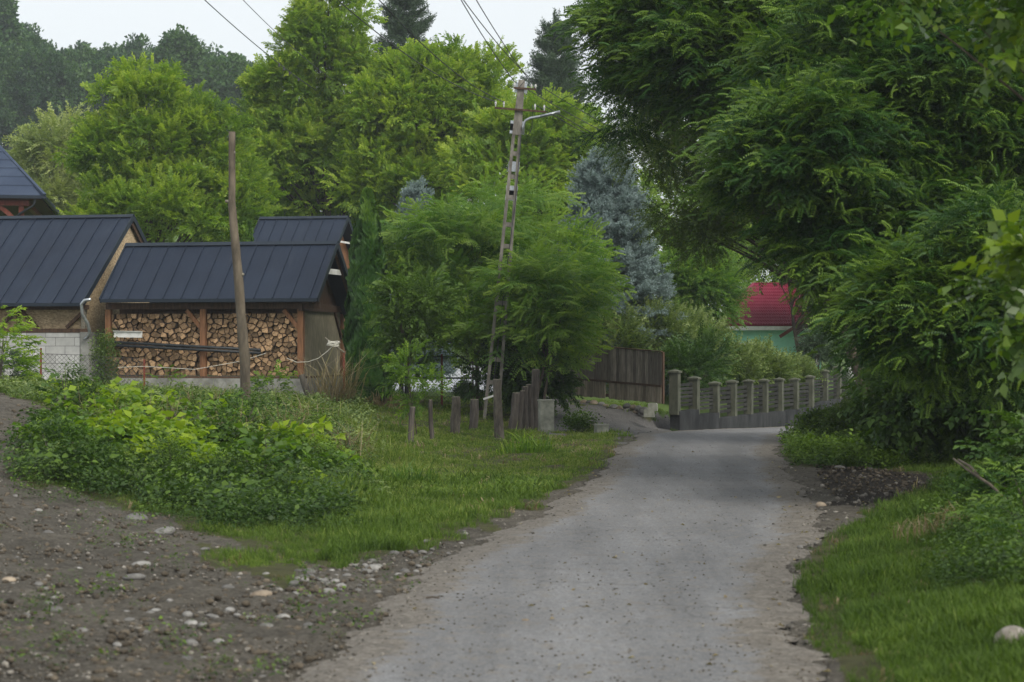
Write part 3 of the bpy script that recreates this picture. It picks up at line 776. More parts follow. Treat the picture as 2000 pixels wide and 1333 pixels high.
# ---------- the open woodshed
ws_ = empty('woodshed', (O1[0], O1[1], Z1), ROT, 'open front woodshed with dark seamed metal roof and two bays of stacked firewood', 'shed')
Zs = 1.254 - Z1                                   # top of the slab
Ze = 3.585 - Z1; Zr = 5.295 - Z1
seamed_roof(ws_, -6.03, .65, -.5, 1.47, 3.95, Ze, Zr, .56, z1=5.295 - Z1 - 2.14)
mb = MB(); mb.box((-2.95, 1.9, Zs / 2 - .15), (6.2, 4.1, Zs + .3)); mb.build('slab', M['concrete'], ws_)
mb = MB(); mb.box((-2.95, -.02, Zs + .03), (6.1, .16, .06)); mb.box((.0, 1.9, Zs + .03), (.16, 4.0, .06)); mb.build('sill_beam', M['timber_dark'], ws_)
for x in (-5.98, -3.0, 0.0):
    mb = MB(); mb.box((x, 0, (Zs + .06 + Ze - .30) / 2), (.17, .17, Ze - .30 - Zs - .06)); mb.build('post', M['timber'], ws_)
mb = MB(); mb.bar((-6.05, 0, Ze - .20), (.6, 0, Ze - .20), .15, .19); mb.build('eave_beam', M['timber_dark'], ws_)
for x, s in ((-3.0, -1), (0, -1), (-3.0, 1)):
    if s == 1: continue
    mb = MB(); mb.bar((x + s * .07, 0, Ze - .85), (x + s * .52, 0, Ze - .33), .10, .12); mb.build('brace', M['timber'], ws_)
mb = MB(); mb.box((-2.95, .62, (Zs + Ze) / 2), (5.9, .04, Ze - Zs - .2)); mb.build('back_boards', M['timber_dark'], ws_)
# right hand wall: grey chipboard between the posts, dark boards in the gable
mb = MB(); mb.box((.0, 2.02, (Zs + .06 + Ze - .35) / 2), (.05, 3.6, Ze - .35 - Zs - .06)); mb.build('side_panel', M['osb_grey'], ws_)
mb = MB(); mb.box((.03, 3.9, (Zs + Ze) / 2 - .1), (.15, .15, Ze - Zs - .25)); mb.build('corner_post', M['timber'], ws_)
mb = MB(); mb.bar((.06, 3.85, Ze - 1.15), (.06, 3.15, Ze - .35), .06, .10); mb.build('brace', M['timber_dark'], ws_)
mb = MB(); mb.bar((.04, -.2, Ze - .26), (.04, 4.0, Ze - .26), .12, .2); mb.build('tie_beam', M['timber_dark'], ws_)
mb = MB(); mb.add([(0, -.35, Ze - .08), (0, 4.0, Ze - .45), (0, 1.47, Zr - .12), (-.04, -.35, Ze - .08), (-.04, 4.0, Ze - .45), (-.04, 1.47, Zr - .12)], [(0, 1, 2), (5, 4, 3), (0, 3, 4, 1), (1, 4, 5, 2), (2, 5, 3, 0)])
mb.build('gable_boards', M['timber_dark'], ws_)
mb = MB(); mb.bar((.50, .78, Zr - .88), (.50, 2.3, Zr - .88), .05, .16); mb.build('collar_beam', M['white_paint'], ws_)
for ya, za in ((-.45, Ze - .13), (3.3, Zr - 1.70)):
    mb = MB(); mb.bar((.52, ya, za), (.52, 1.47, Zr - .14), .06, .13); mb.build('rafter', M['timber_dark'], ws_)
mb = MB(); mb.box((.065, 2.05, Zs * .5 - .05), (.06, 3.9, Zs + .05)); mb.build('tin_skirt', M['galv'] if 0 else M['concrete'], ws_)

# ---------- the larger shed to the left of it
O2 = loc2w(O1, -6.75, 0); Z2 = .90
s2 = empty('tall_shed', (O2[0], O2[1], Z2), ROT, 'taller block walled shed with chipboard gable left of the woodshed', 'shed')
e2 = 3.48 - Z2; r2 = 6.29 - Z2
seamed_roof(s2, -8.5, .15, -.5, 3.3, 7.1, e2, r2, .57)
mb = MB(); mb.box((-4.2, .1, (2.62 - Z2) / 2 - .1), (8.1, .25, 2.62 - Z2 + .2)); mb.build('block_wall', M['block'], s2)
mb = MB(); mb.box((.02, 3.3, (2.62 - Z2) / 2 - .1), (.28, 6.7, 2.62 - Z2 + .2)); mb.build('side_wall', M['concrete'], s2)
mb = MB(); mb.box((-4.1, .16, (2.70 - Z2 + e2 - .1) / 2), (8.0, .03, e2 - .1 - 2.70 + Z2)); mb.build('front_panel', M['osb'], s2)
mb = MB(); mb.bar((-8.2, .04, 2.66 - Z2), (.1, .04, 2.66 - Z2), .16, .12); mb.build('sole_plate', M['timber_dark'], s2)
mb = MB(); mb.bar((-8.3, .04, e2 - .12), (.1, .04, e2 - .12), .14, .14); mb.build('eave_beam', M['timber_dark'], s2)
for x in (-.05, -2.15, -4.3, -6.4):
    mb = MB(); mb.box((x, .05, (2.72 - Z2 + e2 - .19) / 2), (.13 if x > -1 else .10, .12, e2 - .19 - 2.72 + Z2)); mb.build('stud', M['timber_dark'] if x < -1 else M['stump_top'], s2)
    for s in (-1, 1):
        if x > -1 and s > 0: continue
        mb = MB(); a_, b_ = ((x + s * .08, .03, e2 - .22), (x + s * .62, .03, 2.75 - Z2)) if x < -1 else ((x - .55, .03, 2.75 - Z2), (x - .06, .03, e2 - .3))
        mb.bar(a_, b_, .07, .10); mb.build('brace', M['timber_dark'], s2)
mb = MB(); mb.add([(0, -.3, e2 + .02), (0, 6.9, e2 + .02), (0, 3.3, r2 - .14), (-.04, -.3, e2 + .02), (-.04, 6.9, e2 + .02), (-.04, 3.3, r2 - .14)], [(0, 1, 2), (5, 4, 3), (0, 3, 4, 1), (1, 4, 5, 2), (2, 5, 3, 0)])
mb.box((-.02, 3.3, (e2 + .02 + 2.62 - Z2) / 2), (.04, 6.5, e2 + .02 - 2.62 + Z2)); mb.build('gable_panel', M['osb'], s2)
mb = MB(); mb.bar((.10, 3.4, r2 - .22), (.10, 7.0, e2 - .1), .05, .20); mb.build('bargeboard', M['timber_dark'], s2)
mb = MB()
P_ = [(.30, -.50, e2 - .0), (.12, -.55, e2 - .03), (.02, -.55, e2 - .14), (.03, -.5, e2 - .45), (.14, -.35, e2 - .72), (.16, -.25, e2 - 1.0), (.06, -.2, e2 - 1.12), (-.06, -.15, e2 - 1.18)]
P_ = [Vector(p) for p in P_]; sm = [P_[0]]
for i in range(len(P_) - 1):
    for t in (.33, .66, 1): sm.append(P_[i].lerp(P_[i + 1], t))
mb.tube([p + Vector((.12, 0, .10)) for p in sm], .048, 10); mb.build('downpipe', M['galv'], s2, True)
mb = MB(); mb.tube([(-1.6, -.05, 1.9 - Z2), (-1.6, -.16, 1.9 - Z2)], [.09, .07], 10); mb.build('vent_cap', M['ceramic'], s2)
mb = MB(); mb.box((-2.6, -.55, e2 - .14), (.12, .12, .08)); mb.build('lamp_box', M['white_paint'], s2)

# ---------- the small shed behind, only its top shows
R3 = W(680, 424, 75); z3 = 1.0
s3 = empty('rear_shed', (R3.x - .3, R3.y, z3), ROT, 'small metal roofed shed behind the woodshed, only its ridge showing', 'shed')
rz = R3.z - z3
seamed_roof(s3, -3.15, .3, -2.6, 0, 2.6, rz - 2.1, rz, .46)
mb = MB(); mb.add([(-.1, -2.5, 0), (-.1, 2.5, 0), (-.1, 2.5, rz - 2.2), (-.1, 0, rz - .1), (-.1, -2.5, rz - 2.2), (-3, -2.5, 0), (-3, 2.5, 0), (-3, 2.5, rz - 2.2), (-3, 0, rz - .1), (-3, -2.5, rz - 2.2)],
                  [(0, 1, 2, 3, 4), (9, 8, 7, 6, 5), (0, 4, 9, 5), (1, 6, 7, 2)]); mb.build('wall', M['timber'], s3)
mb = MB(); mb.bar((.1, -.9, rz - .95), (.1, .9, rz - .95), .05, .07); mb.build('collar_beam', M['white_paint'], s3)

# ---------- porch roof at the far left
Yh = 71.0; hc = W(84, 384, Yh)
h4 = empty('porch_house', (hc.x, hc.y, 1.2), R(10), 'porch corner with slate blue tiled roof and red carved bracket at the far left', 'house')
ez = hc.z - 1.2; mb = MB(); S_ = 10.0; top = 5.5
rows = 18
for i in range(rows):        # courses of tiles stepping up both visible faces
    t0, t1 = i / rows, (i + 1) / rows
    def P4(t, cx, cy): return (-S_ / 2 + (cx) * (1 - t), S_ / 2 + (cy) * (1 - t))
    for (a, b) in (((-S_ / 2, -S_ / 2), (S_ / 2, -S_ / 2)), ((S_ / 2, -S_ / 2), (S_ / 2, S_ / 2)), ((S_ / 2, S_ / 2), (-S_ / 2, S_ / 2)), ((-S_ / 2, S_ / 2), (-S_ / 2, -S_ / 2))):
        q = []
        for t, lift in ((t0, .05), (t1, .0)):
            for c in ((a, b) if lift else (b, a)): q.append((-S_ / 2 + c[0] * (1 - t), S_ / 2 + c[1] * (1 - t), ez + top * t ** .93 + lift))
        k = [(x[0], x[1], x[2] - .06) for x in q]
        mb.add(q + k, [(0, 1, 2, 3), (7, 6, 5, 4), (0, 4, 5, 1), (1, 5, 6, 2), (3, 2, 6, 7), (0, 3, 7, 4)])
mb.build('roof', M['roof_tile'], h4)
mb = MB()
for cx, cy in ((S_ / 2, -S_ / 2), (S_ / 2, S_ / 2), (-S_ / 2, -S_ / 2)):
    mb.bar((-S_ / 2 + cx * 1.01, S_ / 2 + cy * 1.01, ez + .06), (-S_ / 2, S_ / 2, ez + top + .06), .14, .07)
mb.build('hip_cap', M['roof_tile'], h4)
mb = MB()
mb.bar((-S_, -.04, ez - .03), (.06, -.04, ez - .03), .10, .11); mb.bar((.05, 0, ez - .03), (.05, S_, ez - .03), .10, .11); mb.build('gutter', M['roof_edge'], h4)
mb = MB(); mb.box((-S_ / 2, S_ / 2, ez - .10), (S_ - .1, S_ - .1, .05)); mb.build('soffit', M['timber_dark'], h4)
mb = MB(); mb.bar((-S_, .35, ez - .22), (-.5, .35, ez - .22), .15, .2); mb.bar((-.6, .3, ez - .22), (-.6, S_, ez - .22), .15, .2); mb.build('beam', M['timber_red'], h4)
mb = MB(); mb.box((-.78, .45, (ez - .3) / 2), (.18, .18, ez - .3)); mb.build('post', M['timber_red'], h4)
mb = MB()
cur = [Vector((-.85 - .95 * t, .4, ez - .32 - .75 * (1 - t) ** 2)) for t in (0, .2, .4, .6, .8, 1)]
for i in range(5): mb.bar(cur[i], cur[i + 1], .12, .16)
mb.build('bracket', M['timber_red'], h4)
mb = MB(); mb.tube([(-.28, .05, ez - .1), (-.30, .05, ez - .25), (-.36, .1, ez - .34), (-.85, .3, ez - .62), (-.92, .35, ez - .72), (-.92, .35, 0)], .045, 8); mb.build('downpipe', M['dark_metal'], h4)
mb = MB(); mb.box((-6.6, 5.5, (ez - .3) / 2), (5.2, 6.2, ez - .3)); mb.build('wall', M['timber_red'], h4)

# ---------- green house with a red tiled roof
YH = 86.0
gh = empty('green_house', (W(1500, 640, YH).x, YH, .3), R(-6), 'mint green rendered house with raspberry red tile roof behind the shrubs', 'house')
def gx(px): return (px - 1500) / F * YH
ez = CH - (638 - PY) / F * YH - .3
mb = MB(); mb.box((gx(1505), 3.0, ez / 2 - .1), (gx(1600) - gx(1405), 6.0, ez + .1)); mb.build('wall', M['green_wall'], gh)
# tile sheet roof, hipped at the left
x0, x1, xr0 = gx(1398), gx(1640), gx(1476); rzz = ez + (640 - 556) / F * YH
mb = MB(); nx, ny = 48, 13
def rp(u, t): 
    xa = x0 + (xr0 - x0) * t; return xa + (x1 - xa) * u, -.5 + 3.6 * t, ez + .05 + (rzz - ez) * t
for j in range(ny):
    for i in range(nx):
        u0, u1 = i / nx, (i + 1) / nx; um = (u0 + u1) / 2; t0, t1 = j / ny, (j + 1) / ny
        q = []
        for t, lf in ((t0, .03), (t1, .0)):
            for u, w in ((u0, 0), (um, .07), (u1, 0)):
                p = rp(u, t); q.append((p[0], p[1] - lf * .3, p[2] + lf + w))
        mb.add(q, [(0, 1, 4, 3), (1, 2, 5, 4)])
        q2 = [rp(u0, t0), rp(u1, t0)]; mb.add([q[0], q[1], q[2], (q2[1][0], q2[1][1], q2[1][2] - .02), (q2[0][0], q2[0][1], q2[0][2] - .02)], [(4, 3, 2, 1, 0)])
mb.add([(x0, -.5, ez), (xr0, 3.1, rzz), (x0, 6.6, ez)], [(0, 2, 1)]); mb.add([(x0, 6.6, ez), (xr0, 3.1, rzz), (x1, 3.1, rzz), (x1, 6.6, ez)], [(0, 3, 2, 1)])
rf = mb.build('roof', M['roof_red'], gh)
mb = MB(); mb.bar((x0, -.5, ez + .12), (xr0, 3.1, rzz + .08), .18, .1); mb.bar((xr0, 3.1, rzz + .08), (x1, 3.1, rzz + .08), .2, .1); mb.build('ridge_tile', M['roof_red'], rf)
mb = MB(); mb.box(((x0 + x1) / 2, -.42, ez - .08), (x1 - x0, .12, .17)); mb.build('fascia', M['white_paint'], gh)
mb = MB(); mb.bar((gx(1560), -.55, ez + .1), (gx(1522), -.55, ez - .45), .08, .14); mb.build('bargeboard', M['timber_red'], gh)
for px_, w_ in ((1576, .8), (1455, .8)):
    x = gx(px_); z_ = CH - (692 - PY) / F * YH - .3
    w = MB(); w.box((x, -.06, z_ + .0), (w_ + .1, .10, .12 + .75)); wo_ = w.build('window', M['dark_metal'], gh)
    f = MB()
    for dx in (-w_ / 2, 0, w_ / 2): f.box((x + dx, -.13, z_), (.09, .06, .9))
    for dz_ in (-.43, .43): f.box((x, -.135, z_ + dz_), (w_ + .2, .06, .10))
    f.build('frame', M['white_paint'], wo_)

# ---------- firewood: split logs packed in two bays
def vor_cells(w, h, sx, rng):
    pts = []; rows_ = int(h / sx)
    for j in range(rows_):
        k = int(w / (sx * 1.12))
        for i in range(k):
            pts.append(((i + .5 + (.5 if j % 2 else 0) * .8 - .2 + rng.uniform(-.42, .42)) * w / k, (j + .5 + rng.uniform(-.42, .42)) * h / rows_))
    cells = []; wt = [rng.uniform(-.0023, .0023) for _ in pts]
    for a, p in enumerate(pts):
        poly = [(0, 0), (w, 0), (w, h), (0, h)]
        near = sorted(range(len(pts)), key=lambda b: (pts[b][0] - p[0]) ** 2 + (pts[b][1] - p[1]) ** 2)[1:15]
        for b in near:
            q = pts[b]; mx_, my_ = (p[0] + q[0]) / 2, (p[1] + q[1]) / 2; nx_, ny_ = q[0] - p[0], q[1] - p[1]
            out = []
            for i in range(len(poly)):
                A, B = poly[i], poly[(i + 1) % len(poly)]
                da = (A[0] - mx_) * nx_ + (A[1] - my_) * ny_ - wt[a] + wt[b]; db = (B[0] - mx_) * nx_ + (B[1] - my_) * ny_ - wt[a] + wt[b]
                if da <= 0: out.append(A)
                if (da < 0) != (db < 0) and da != db: t = da / (da - db); out.append((A[0] + (B[0] - A[0]) * t, A[1] + (B[1] - A[1]) * t))
            poly = out
            if len(poly) < 3: break
        if len(poly) >= 3: cells.append((p, poly))
    return cells
lr = random.Random(77); logs = []
for bay, (xa, xb) in enumerate(((-5.88, -3.1), (-2.9, -.1))):
    w, h = xb - xa, (Ze - .42) - (Zs + .07)
    for (p, poly) in vor_cells(w, h, .136, lr):
        cx = sum(q[0] for q in poly) / len(poly); cy = sum(q[1] for q in poly) / len(poly)
        pl = []; ks = lr.uniform(.84, .95)
        for (x, y) in poly:       # round the corners off: a split log is a wedge with a curved back
            pl.append((cx + (x - cx) * ks, cy + (y - cy) * ks))
        ar = abs(sum(pl[i][0] * pl[(i + 1) % len(pl)][1] - pl[(i + 1) % len(pl)][0] * pl[i][1] for i in range(len(pl)))) / 2
        logs.append((ar, bay, xa + cx, Zs + .07 + cy, [(x - cx, y - cy) for x, y in pl], lr.uniform(0, 1)))
logs.sort(key=lambda x: -x[0]); rest = MB(); n_ind = 0
for i, (ar, bay, x, z, pl, a) in enumerate(logs):
    yo = lr.uniform(-.08, .10)
    # bevelled end so that each log reads by itself
    n = len(pl)
    if n_ind < 298:
        mb = MB(); ox, oz = 0, 0
    else: mb = rest; ox, oz = x, z
    yb = 0 if mb is not rest else .05 + yo
    rim = [(px * .88, py * .88) for px, py in pl]
    vs = [(ox + px, yb - .012, oz + py) for px, py in rim] + [(ox + px, yb + .01, oz + py) for px, py in pl] + [(ox + px, yb + .42, oz + py) for px, py in pl]
    k = len(mb.v); mb.v += vs
    mb.f.append(tuple(k + q for q in range(n))); mb.m.append(0); mb.a.append(a)
    for q in range(n):
        r_ = (q + 1) % n
        mb.f.append((k + q, k + n + q, k + n + r_, k + r_)); mb.m.append(0); mb.a.append(a * .7)
        mb.f.append((k + n + q, k + 2 * n + q, k + 2 * n + r_, k + n + r_)); mb.m.append(1); mb.a.append(a)
    if mb is not rest:
        o = mb.build('firewood_log', [M['log_end'], M['log_bark']]); n_ind += 1
        wx, wy = loc2w(O1, x, .05 + yo); o.location = (wx, wy, Z1 + z); o.rotation_euler = (0, 0, ROT)
        up = z > 1.66
        tag(o, 'split firewood log, %s bay, %s the black gutter, %s' % (('left', 'right')[bay], 'above' if up else 'below', ('close to the left post', 'midway between the posts', 'close to the right post')[min(2, int((x - (-5.88, -2.9)[bay]) / .94))]), 'log', 'firewood logs in the %s bay %s the gutter' % (('left', 'right')[bay], 'above' if up else 'below'))
o = rest.build('firewood', [M['log_end'], M['log_bark']]); o.location = (O1[0], O1[1], Z1); o.rotation_euler = (0, 0, ROT)
tag(o, 'small split logs wedged between the larger ones in the woodshed', 'firewood', None, 'stuff')

# gutter length and pale board leaning in front of the logs
mb = MB(); a_ = Vector((-5.95, -.22, 2.35 + (666.5 - 668) * 59 / F - Z1)); b_ = Vector((-1.16, -.22, 2.35 - (684 - 666.5) * 58 / F - Z1))
for dz_ in (0, .09):
    mb.tube([a_ + Vector((0, 0, -dz_)), b_ + Vector((0, .0, -dz_))], .042, 8)
o = mb.build('spare_gutter', M['dark_metal'], None, True); o.location = (O1[0], O1[1], Z1); o.rotation_euler = (0, 0, ROT)
tag(o, 'long black gutter pipe hung slanting across the firewood', 'gutter')
mb = MB(); mb.box((-5.3, -.24, a_.z + .13), (.88, .05, .19)); mb.box((-5.3, -.27, a_.z + .22), (.90, .09, .015))
o = mb.build('pale_board', M['white_paint']); o.location = (O1[0], O1[1], Z1); o.rotation_euler = (0, R(1), ROT)
tag(o, 'short cream board lying on the left end of the black gutter', 'board')
# ================================================================ utility pole (leaning, two concrete legs with rungs)
def ladder_pole():
    b = Vector((W(958, 826, 54).x, 54, Hf(W(958, 826, 54).x, 54) - .1)); t = W(1019, 157, 54)
    root = empty('utility_pole', b, 0, 'leaning grey concrete utility pole with ladder legs and a lamp arm', 'utility pole')
    ax = (t - b); Ln = ax.length; d = ax.normalized(); sx = Vector((1, 0, 0)); sx = (sx - d * sx.dot(d)).normalized()
    z_at = lambda py: (826 - py) / (826 - 157) * Ln
    for s in (-1, 1):
        mb = MB(); p0 = sx * s * .18; p1 = d * z_at(262) + sx * s * .085
        mb.bar(p0, p1, .085, .17, up=(0, 1, 0)); mb.build('leg', M['pole_concrete'], root)
    mb = MB()
    for py in (745, 700, 590, 480, 438, 385, 345, 300):
        h = z_at(py); w = .18 + (.085 - .18) * h / z_at(262)
        mb.bar(d * h - sx * w, d * h + sx * w, .12, .10 if py != 438 else .14, up=(0, 1, 0))
    mb.build('rung', M['pole_concrete'], root)
    mb = MB(); h0, h1 = z_at(264), Ln
    mb.add([d * h0 + sx * x * .125 + Vector((0, y * .10, 0)) for x in (-1, 1) for y in (-1, 1)] + [d * h1 + sx * x * .085 + Vector((0, y * .08, 0)) for x in (-1, 1) for y in (-1, 1)],
           [(0, 1, 3, 2), (4, 6, 7, 5), (0, 4, 5, 1), (2, 3, 7, 6), (0, 2, 6, 4), (1, 5, 7, 3)]); mb.build('head', M['pole_concrete'], root)
    rel = lambda px, py, dy=0: W(px, py, 54 + dy) - b
    ca = MB(); ca.bar(rel(966, 211, -.14), rel(1066, 219, -.14), .05, .05); cross = ca.build('crossarm', M['timber_dark'], root)
    for px, py in ((968, 211), (984, 212), (1045, 217), (1063, 219)):
        i = MB(); p = rel(px, py, -.14); i.tube([p + Vector((0, 0, .03)), p + Vector((0, 0, .09)), p + Vector((0, 0, .12)), p + Vector((0, 0, .17)), p + Vector((0, 0, .19))], [.01, .02, .03, .018, .022], 8); i.build('insulator', M['ceramic'], cross)
    tb = MB(); tb.bar(rel(1003, 172, -.12), rel(1047, 175, -.12), .05, .05); t2 = tb.build('top_bracket', M['timber_dark'], root)
    for px, py in ((1005, 172), (1038, 175), (1046, 175)):
        i = MB(); p = rel(px, py, -.12); i.tube([p + Vector((0, 0, .02)), p + Vector((0, 0, .08)), p + Vector((0, 0, .14))], [.01, .03, .02], 8); i.build('insulator', M['ceramic'], t2)
    arm = MB(); pts = [rel(1022, 262, -.15), rel(1022, 246, -.15), rel(1026, 236, -.15), rel(1036, 231, -.15), rel(1055, 228, -.15), rel(1094, 219, -.15)]
    arm.tube(pts, [.035, .035, .035, .035, .04, .045], 8); arm.bar(pts[4], pts[5], .12, .05); arm.build('lamp_arm', M['galv'], root, True)
    bd = MB()
    for py, w in ((246, .17), (252, .17), (372, .13), (381, .13), (325, .12), (172, .13)):
        h = z_at(py); bd.bar(d * h - sx * (w + .03), d * h + sx * (w + .03), .27, .035, up=(0, 1, 0))
    bd.build('clamp', M['galv'], root)
    lp = MB(); lp.tube([rel(1040, 205, -.1), rel(1040, 215, -.1), rel(1039, 250, -.1), rel(1034, 262, -.1), rel(1026, 266, -.1)], .008, 5, caps=False)
    lp.tube([rel(1010, 176, -.1), rel(1030, 152, -.1), rel(1040, 165, -.1), rel(1044, 172, -.1)], .008, 5, caps=False)
    lp.tube([rel(1018, 265, -.12), rel(1006, 400, -.13), rel(985, 560, -.13), rel(965, 740, -.15)], .011, 5, caps=False); lp.build('cable', M['wire'], root)
    st = MB(); st.bar(rel(944, 780, -.2), rel(968, 772, -.2), .02, .05); st.build('strap', M['white_paint'], root)
    return root
ladder_pole()

def wire(p, q, sag, label, r=.011, extra=None):
    p = Vector(p); q = Vector(q); mb = MB(); pts = []
    for i in range(25):
        t = i / 24; v = p.lerp(q, t); v.z -= sag * 4 * t * (1 - t); pts.append(v - p)
    mb.tube(pts, r, 5, caps=False); o = mb.build('power_line', M['wire']); o.location = p; tag(o, label, 'cable', 'overhead power lines')
    for t in extra or []:
        i = int(t * 24); k = MB(); c = pts[i].lerp(pts[i + 1], t * 24 - i); k.tube([c + Vector((0, 0, .03)), c + Vector((.0, 0, -.12))], [.03, .04], 6); k.build('spacer', M['wire'], o)
    return o
iw = lambda px, py: W(px, py, 53.86) + Vector((0, 0, .17))
wire(iw(1005, 172), W(610, -580, 26), .4, 'thin cable from the pole top rising to the upper left, outermost')
wire(iw(1038, 175), W(600, -640, 26), .4, 'thin cable from the pole top bracket rising to the upper left, second one')
wire(iw(1046, 175), W(560, -560, 26), .5, 'thin cable from the right tip of the pole top bracket to the upper left')
wire(iw(968, 211), W(300, -360, 26), .6, 'cable from the left end of the crossarm crossing the tall tree')
wire(iw(984, 212), W(440, -380, 26), .6, 'cable from the second insulator of the crossarm crossing the tall tree')
# onward to the next pole, up the lane
nxt = lambda dx, dz: Vector((13.6 + dx, 79.5, 7.6 + dz))
wire(iw(1063, 219), nxt(.5, 0), .9, 'lowest cable sloping from the crossarm into the trees on the right')
wire(iw(1045, 217), nxt(.2, 0), .9, 'second lowest cable sloping from the crossarm into the trees on the right')
wire(iw(1046, 175), nxt(.2, .5), .9, 'cable sloping from the top bracket tip into the trees on the right')
wire(iw(1005, 172), nxt(-.2, .5), .9, 'topmost cable sloping from the pole top into the trees on the right')
wire(W(300, -95, 60), W(700, 225, 105), .5, 'cable across the sky above the hill carrying small spacers', .018, [.475, .50, .53, .58])
wire(W(390, -90, 60), W(720, 200, 105), .5, 'plain cable across the sky between the hill and the tall tree', .013)

# ================================================================ the bare trunk standing in the weeds
b = gp(480, 42.0); root = empty('bare_trunk', b, 0, 'tall bare debarked tree trunk used as a pole in front of the woodshed', 'pole')
pts = []; rad = []; rng = random.Random(5)
for py, px, w in ((795, 480, 19), (700, 478, 20), (620, 471, 19), (560, 467, 18), (480, 460, 17), (400, 453, 15), (330, 453, 14), (258, 453, 13)):
    pts.append(W(px, py, 42) - b); rad.append(w / F * 42 / 2)
pts2 = []; rad2 = []
for i in range(len(pts) - 1):
    for t in (0, .33, .66): pts2.append(pts[i].lerp(pts[i + 1], t)); rad2.append((rad[i] + (rad[i + 1] - rad[i]) * t) * (1 + rng.uniform(-.04, .04)))
pts2.append(pts[-1]); rad2.append(rad[-1]); pts2[0].z -= .3
mb = MB(); mb.tube(pts2, rad2, 12, jit=.05, rng=rng); mb.build('trunk', M['bark_pale'], root, True)
for px, py, s in ((472, 538, 1), (445, 395, -1), (463, 545, -1), (455, 300, 1)):
    k = MB(); p = W(px, py, 42) - b; k.tube([p - Vector((s * .06, 0, 0)), p + Vector((s * .05, -.03, .02))], [.045, .03], 7); k.build('knot', M['stump_top'], root, True)

# ================================================================ posts and stumps in the meadow
def stump(px, pyb, pyt, w, Y, label, mat='stump_wood', lean=0, name='wooden_post', taper=.9, group='old posts by the utility pole', a=0, split=False):
    b = gp(px, Y); zt = CH - (pyt - PY) / F * Y - b.z; r = w / F * Y / 2; rng = random.Random(int(px))
    root = tag(empty(name, b, 0), label, 'post', group)
    n = 6; pts = [Vector((lean * t / F * Y + math.sin(t * 4 + px) * .012 * (t > 0), 0, -.12 + (zt + .12) * t)) for t in [i / n for i in range(n + 1)]]
    rd = [r * (1.12 if i == 0 else 1 - (1 - taper) * i / n) * (1 + rng.uniform(-.05, .05)) for i in range(n + 1)]
    mb = MB(); mb.tube(pts, rd, 11, jit=.10, rng=rng); mb.build('shaft', M[mat], root, False)
    tp = MB(); tp.tube([pts[-1] - Vector((0, 0, .01)), pts[-1] + Vector((0, 0, .012))], [rd[-1] * .97, rd[-1] * .9], 11); tp.build('cut_top', M['stump_top'], root)
    return root
stump(799, 908, 796, 13, 42.5, 'thin dark crooked post nearest the grass path, left of the other posts', lean=8)
stump(844, 888, 782, 9, 44.5, 'thinnest straight grey post second from the left in the meadow', lean=-3)
stump(890, 862, 776, 20, 47.5, 'thick lichen grey stump post third from the left', 'bark_grey')
stump(923, 852, 781, 18, 50, 'dark reddish brown short post right beside the lichen grey one', lean=4)
stump(976, 872, 742, 19, 46.5, 'rough barked trunk post with a torn pale top in front of the utility pole', 'bark_grey', lean=-5, taper=.85)
stump(999, 842, 768, 17, 51, 'leaning mossy post right of the torn trunk', lean=10)
stump(1014, 842, 764, 11, 51.4, 'narrow leaning post squeezed between two thicker ones', lean=7)
stump(1026, 841, 756, 13, 51.6, 'deeply cracked post in the dark row beside the concrete block post')
stump(1037, 840, 752, 13, 51.9, 'split dark post at the right of the row under the locust leaves', lean=-3)
stump(1046, 838, 722, 15, 52.3, 'tallest dark square post behind the row, touching the concrete one', taper=1)
def conc_post(px0, px1, pyt, Y, label, dpt=.28, name='concrete_post'):
    b = gp((px0 + px1) / 2, Y); zt = CH - (pyt - PY) / F * Y - b.z; w = (px1 - px0) / F * Y
    mb = MB(); mb.box((0, 0, (zt - .2) / 2), (w, dpt, zt + .2)); mb.box((0, 0, zt + .012), (w + .03, dpt + .03, .035)); mb.box((0, -dpt / 2 - .01, zt * .4), (w * .55, .02, zt * .7))
    o = mb.build(name, M['concrete_mossy']); o.location = b; o.rotation_euler = (0, 0, R(14)); tag(o, label, 'post'); return o
conc_post(1053, 1080, 783, 51, 'pale square concrete post standing beside the dark wooden ones')
conc_post(1163, 1186, 831, 50, 'low broken concrete block at the edge of the gravel drive', .3, 'concrete_block')

def metal_post(px, Y, pyt, label, r=.025, mat='rust', group='rusty fence posts', pyb=None):
    b = gp(px, Y); zt = CH - (pyt - PY) / F * Y - b.z; mb = MB(); mb.box((0, 0, (zt - .2) / 2), (r * 2, .008, zt + .2)); mb.box((-r, r, (zt - .2) / 2), (.008, r * 2, zt + .2))
    o = mb.build('metal_post', M[mat]); o.location = b; tag(o, label, 'post', group); return o
metal_post(80, 54, 680, 'rusty angle iron post before the block wall of the taller shed')
metal_post(282, 54, 702, 'low rusty angle iron post before the left firewood bay')
metal_post(672, 55, 688, 'bright rust red post at the woodshed corner carrying a stick and rope', .03)
metal_post(863, 58, 692, 'rusty post standing in the mesh fence before the white paving', .03)

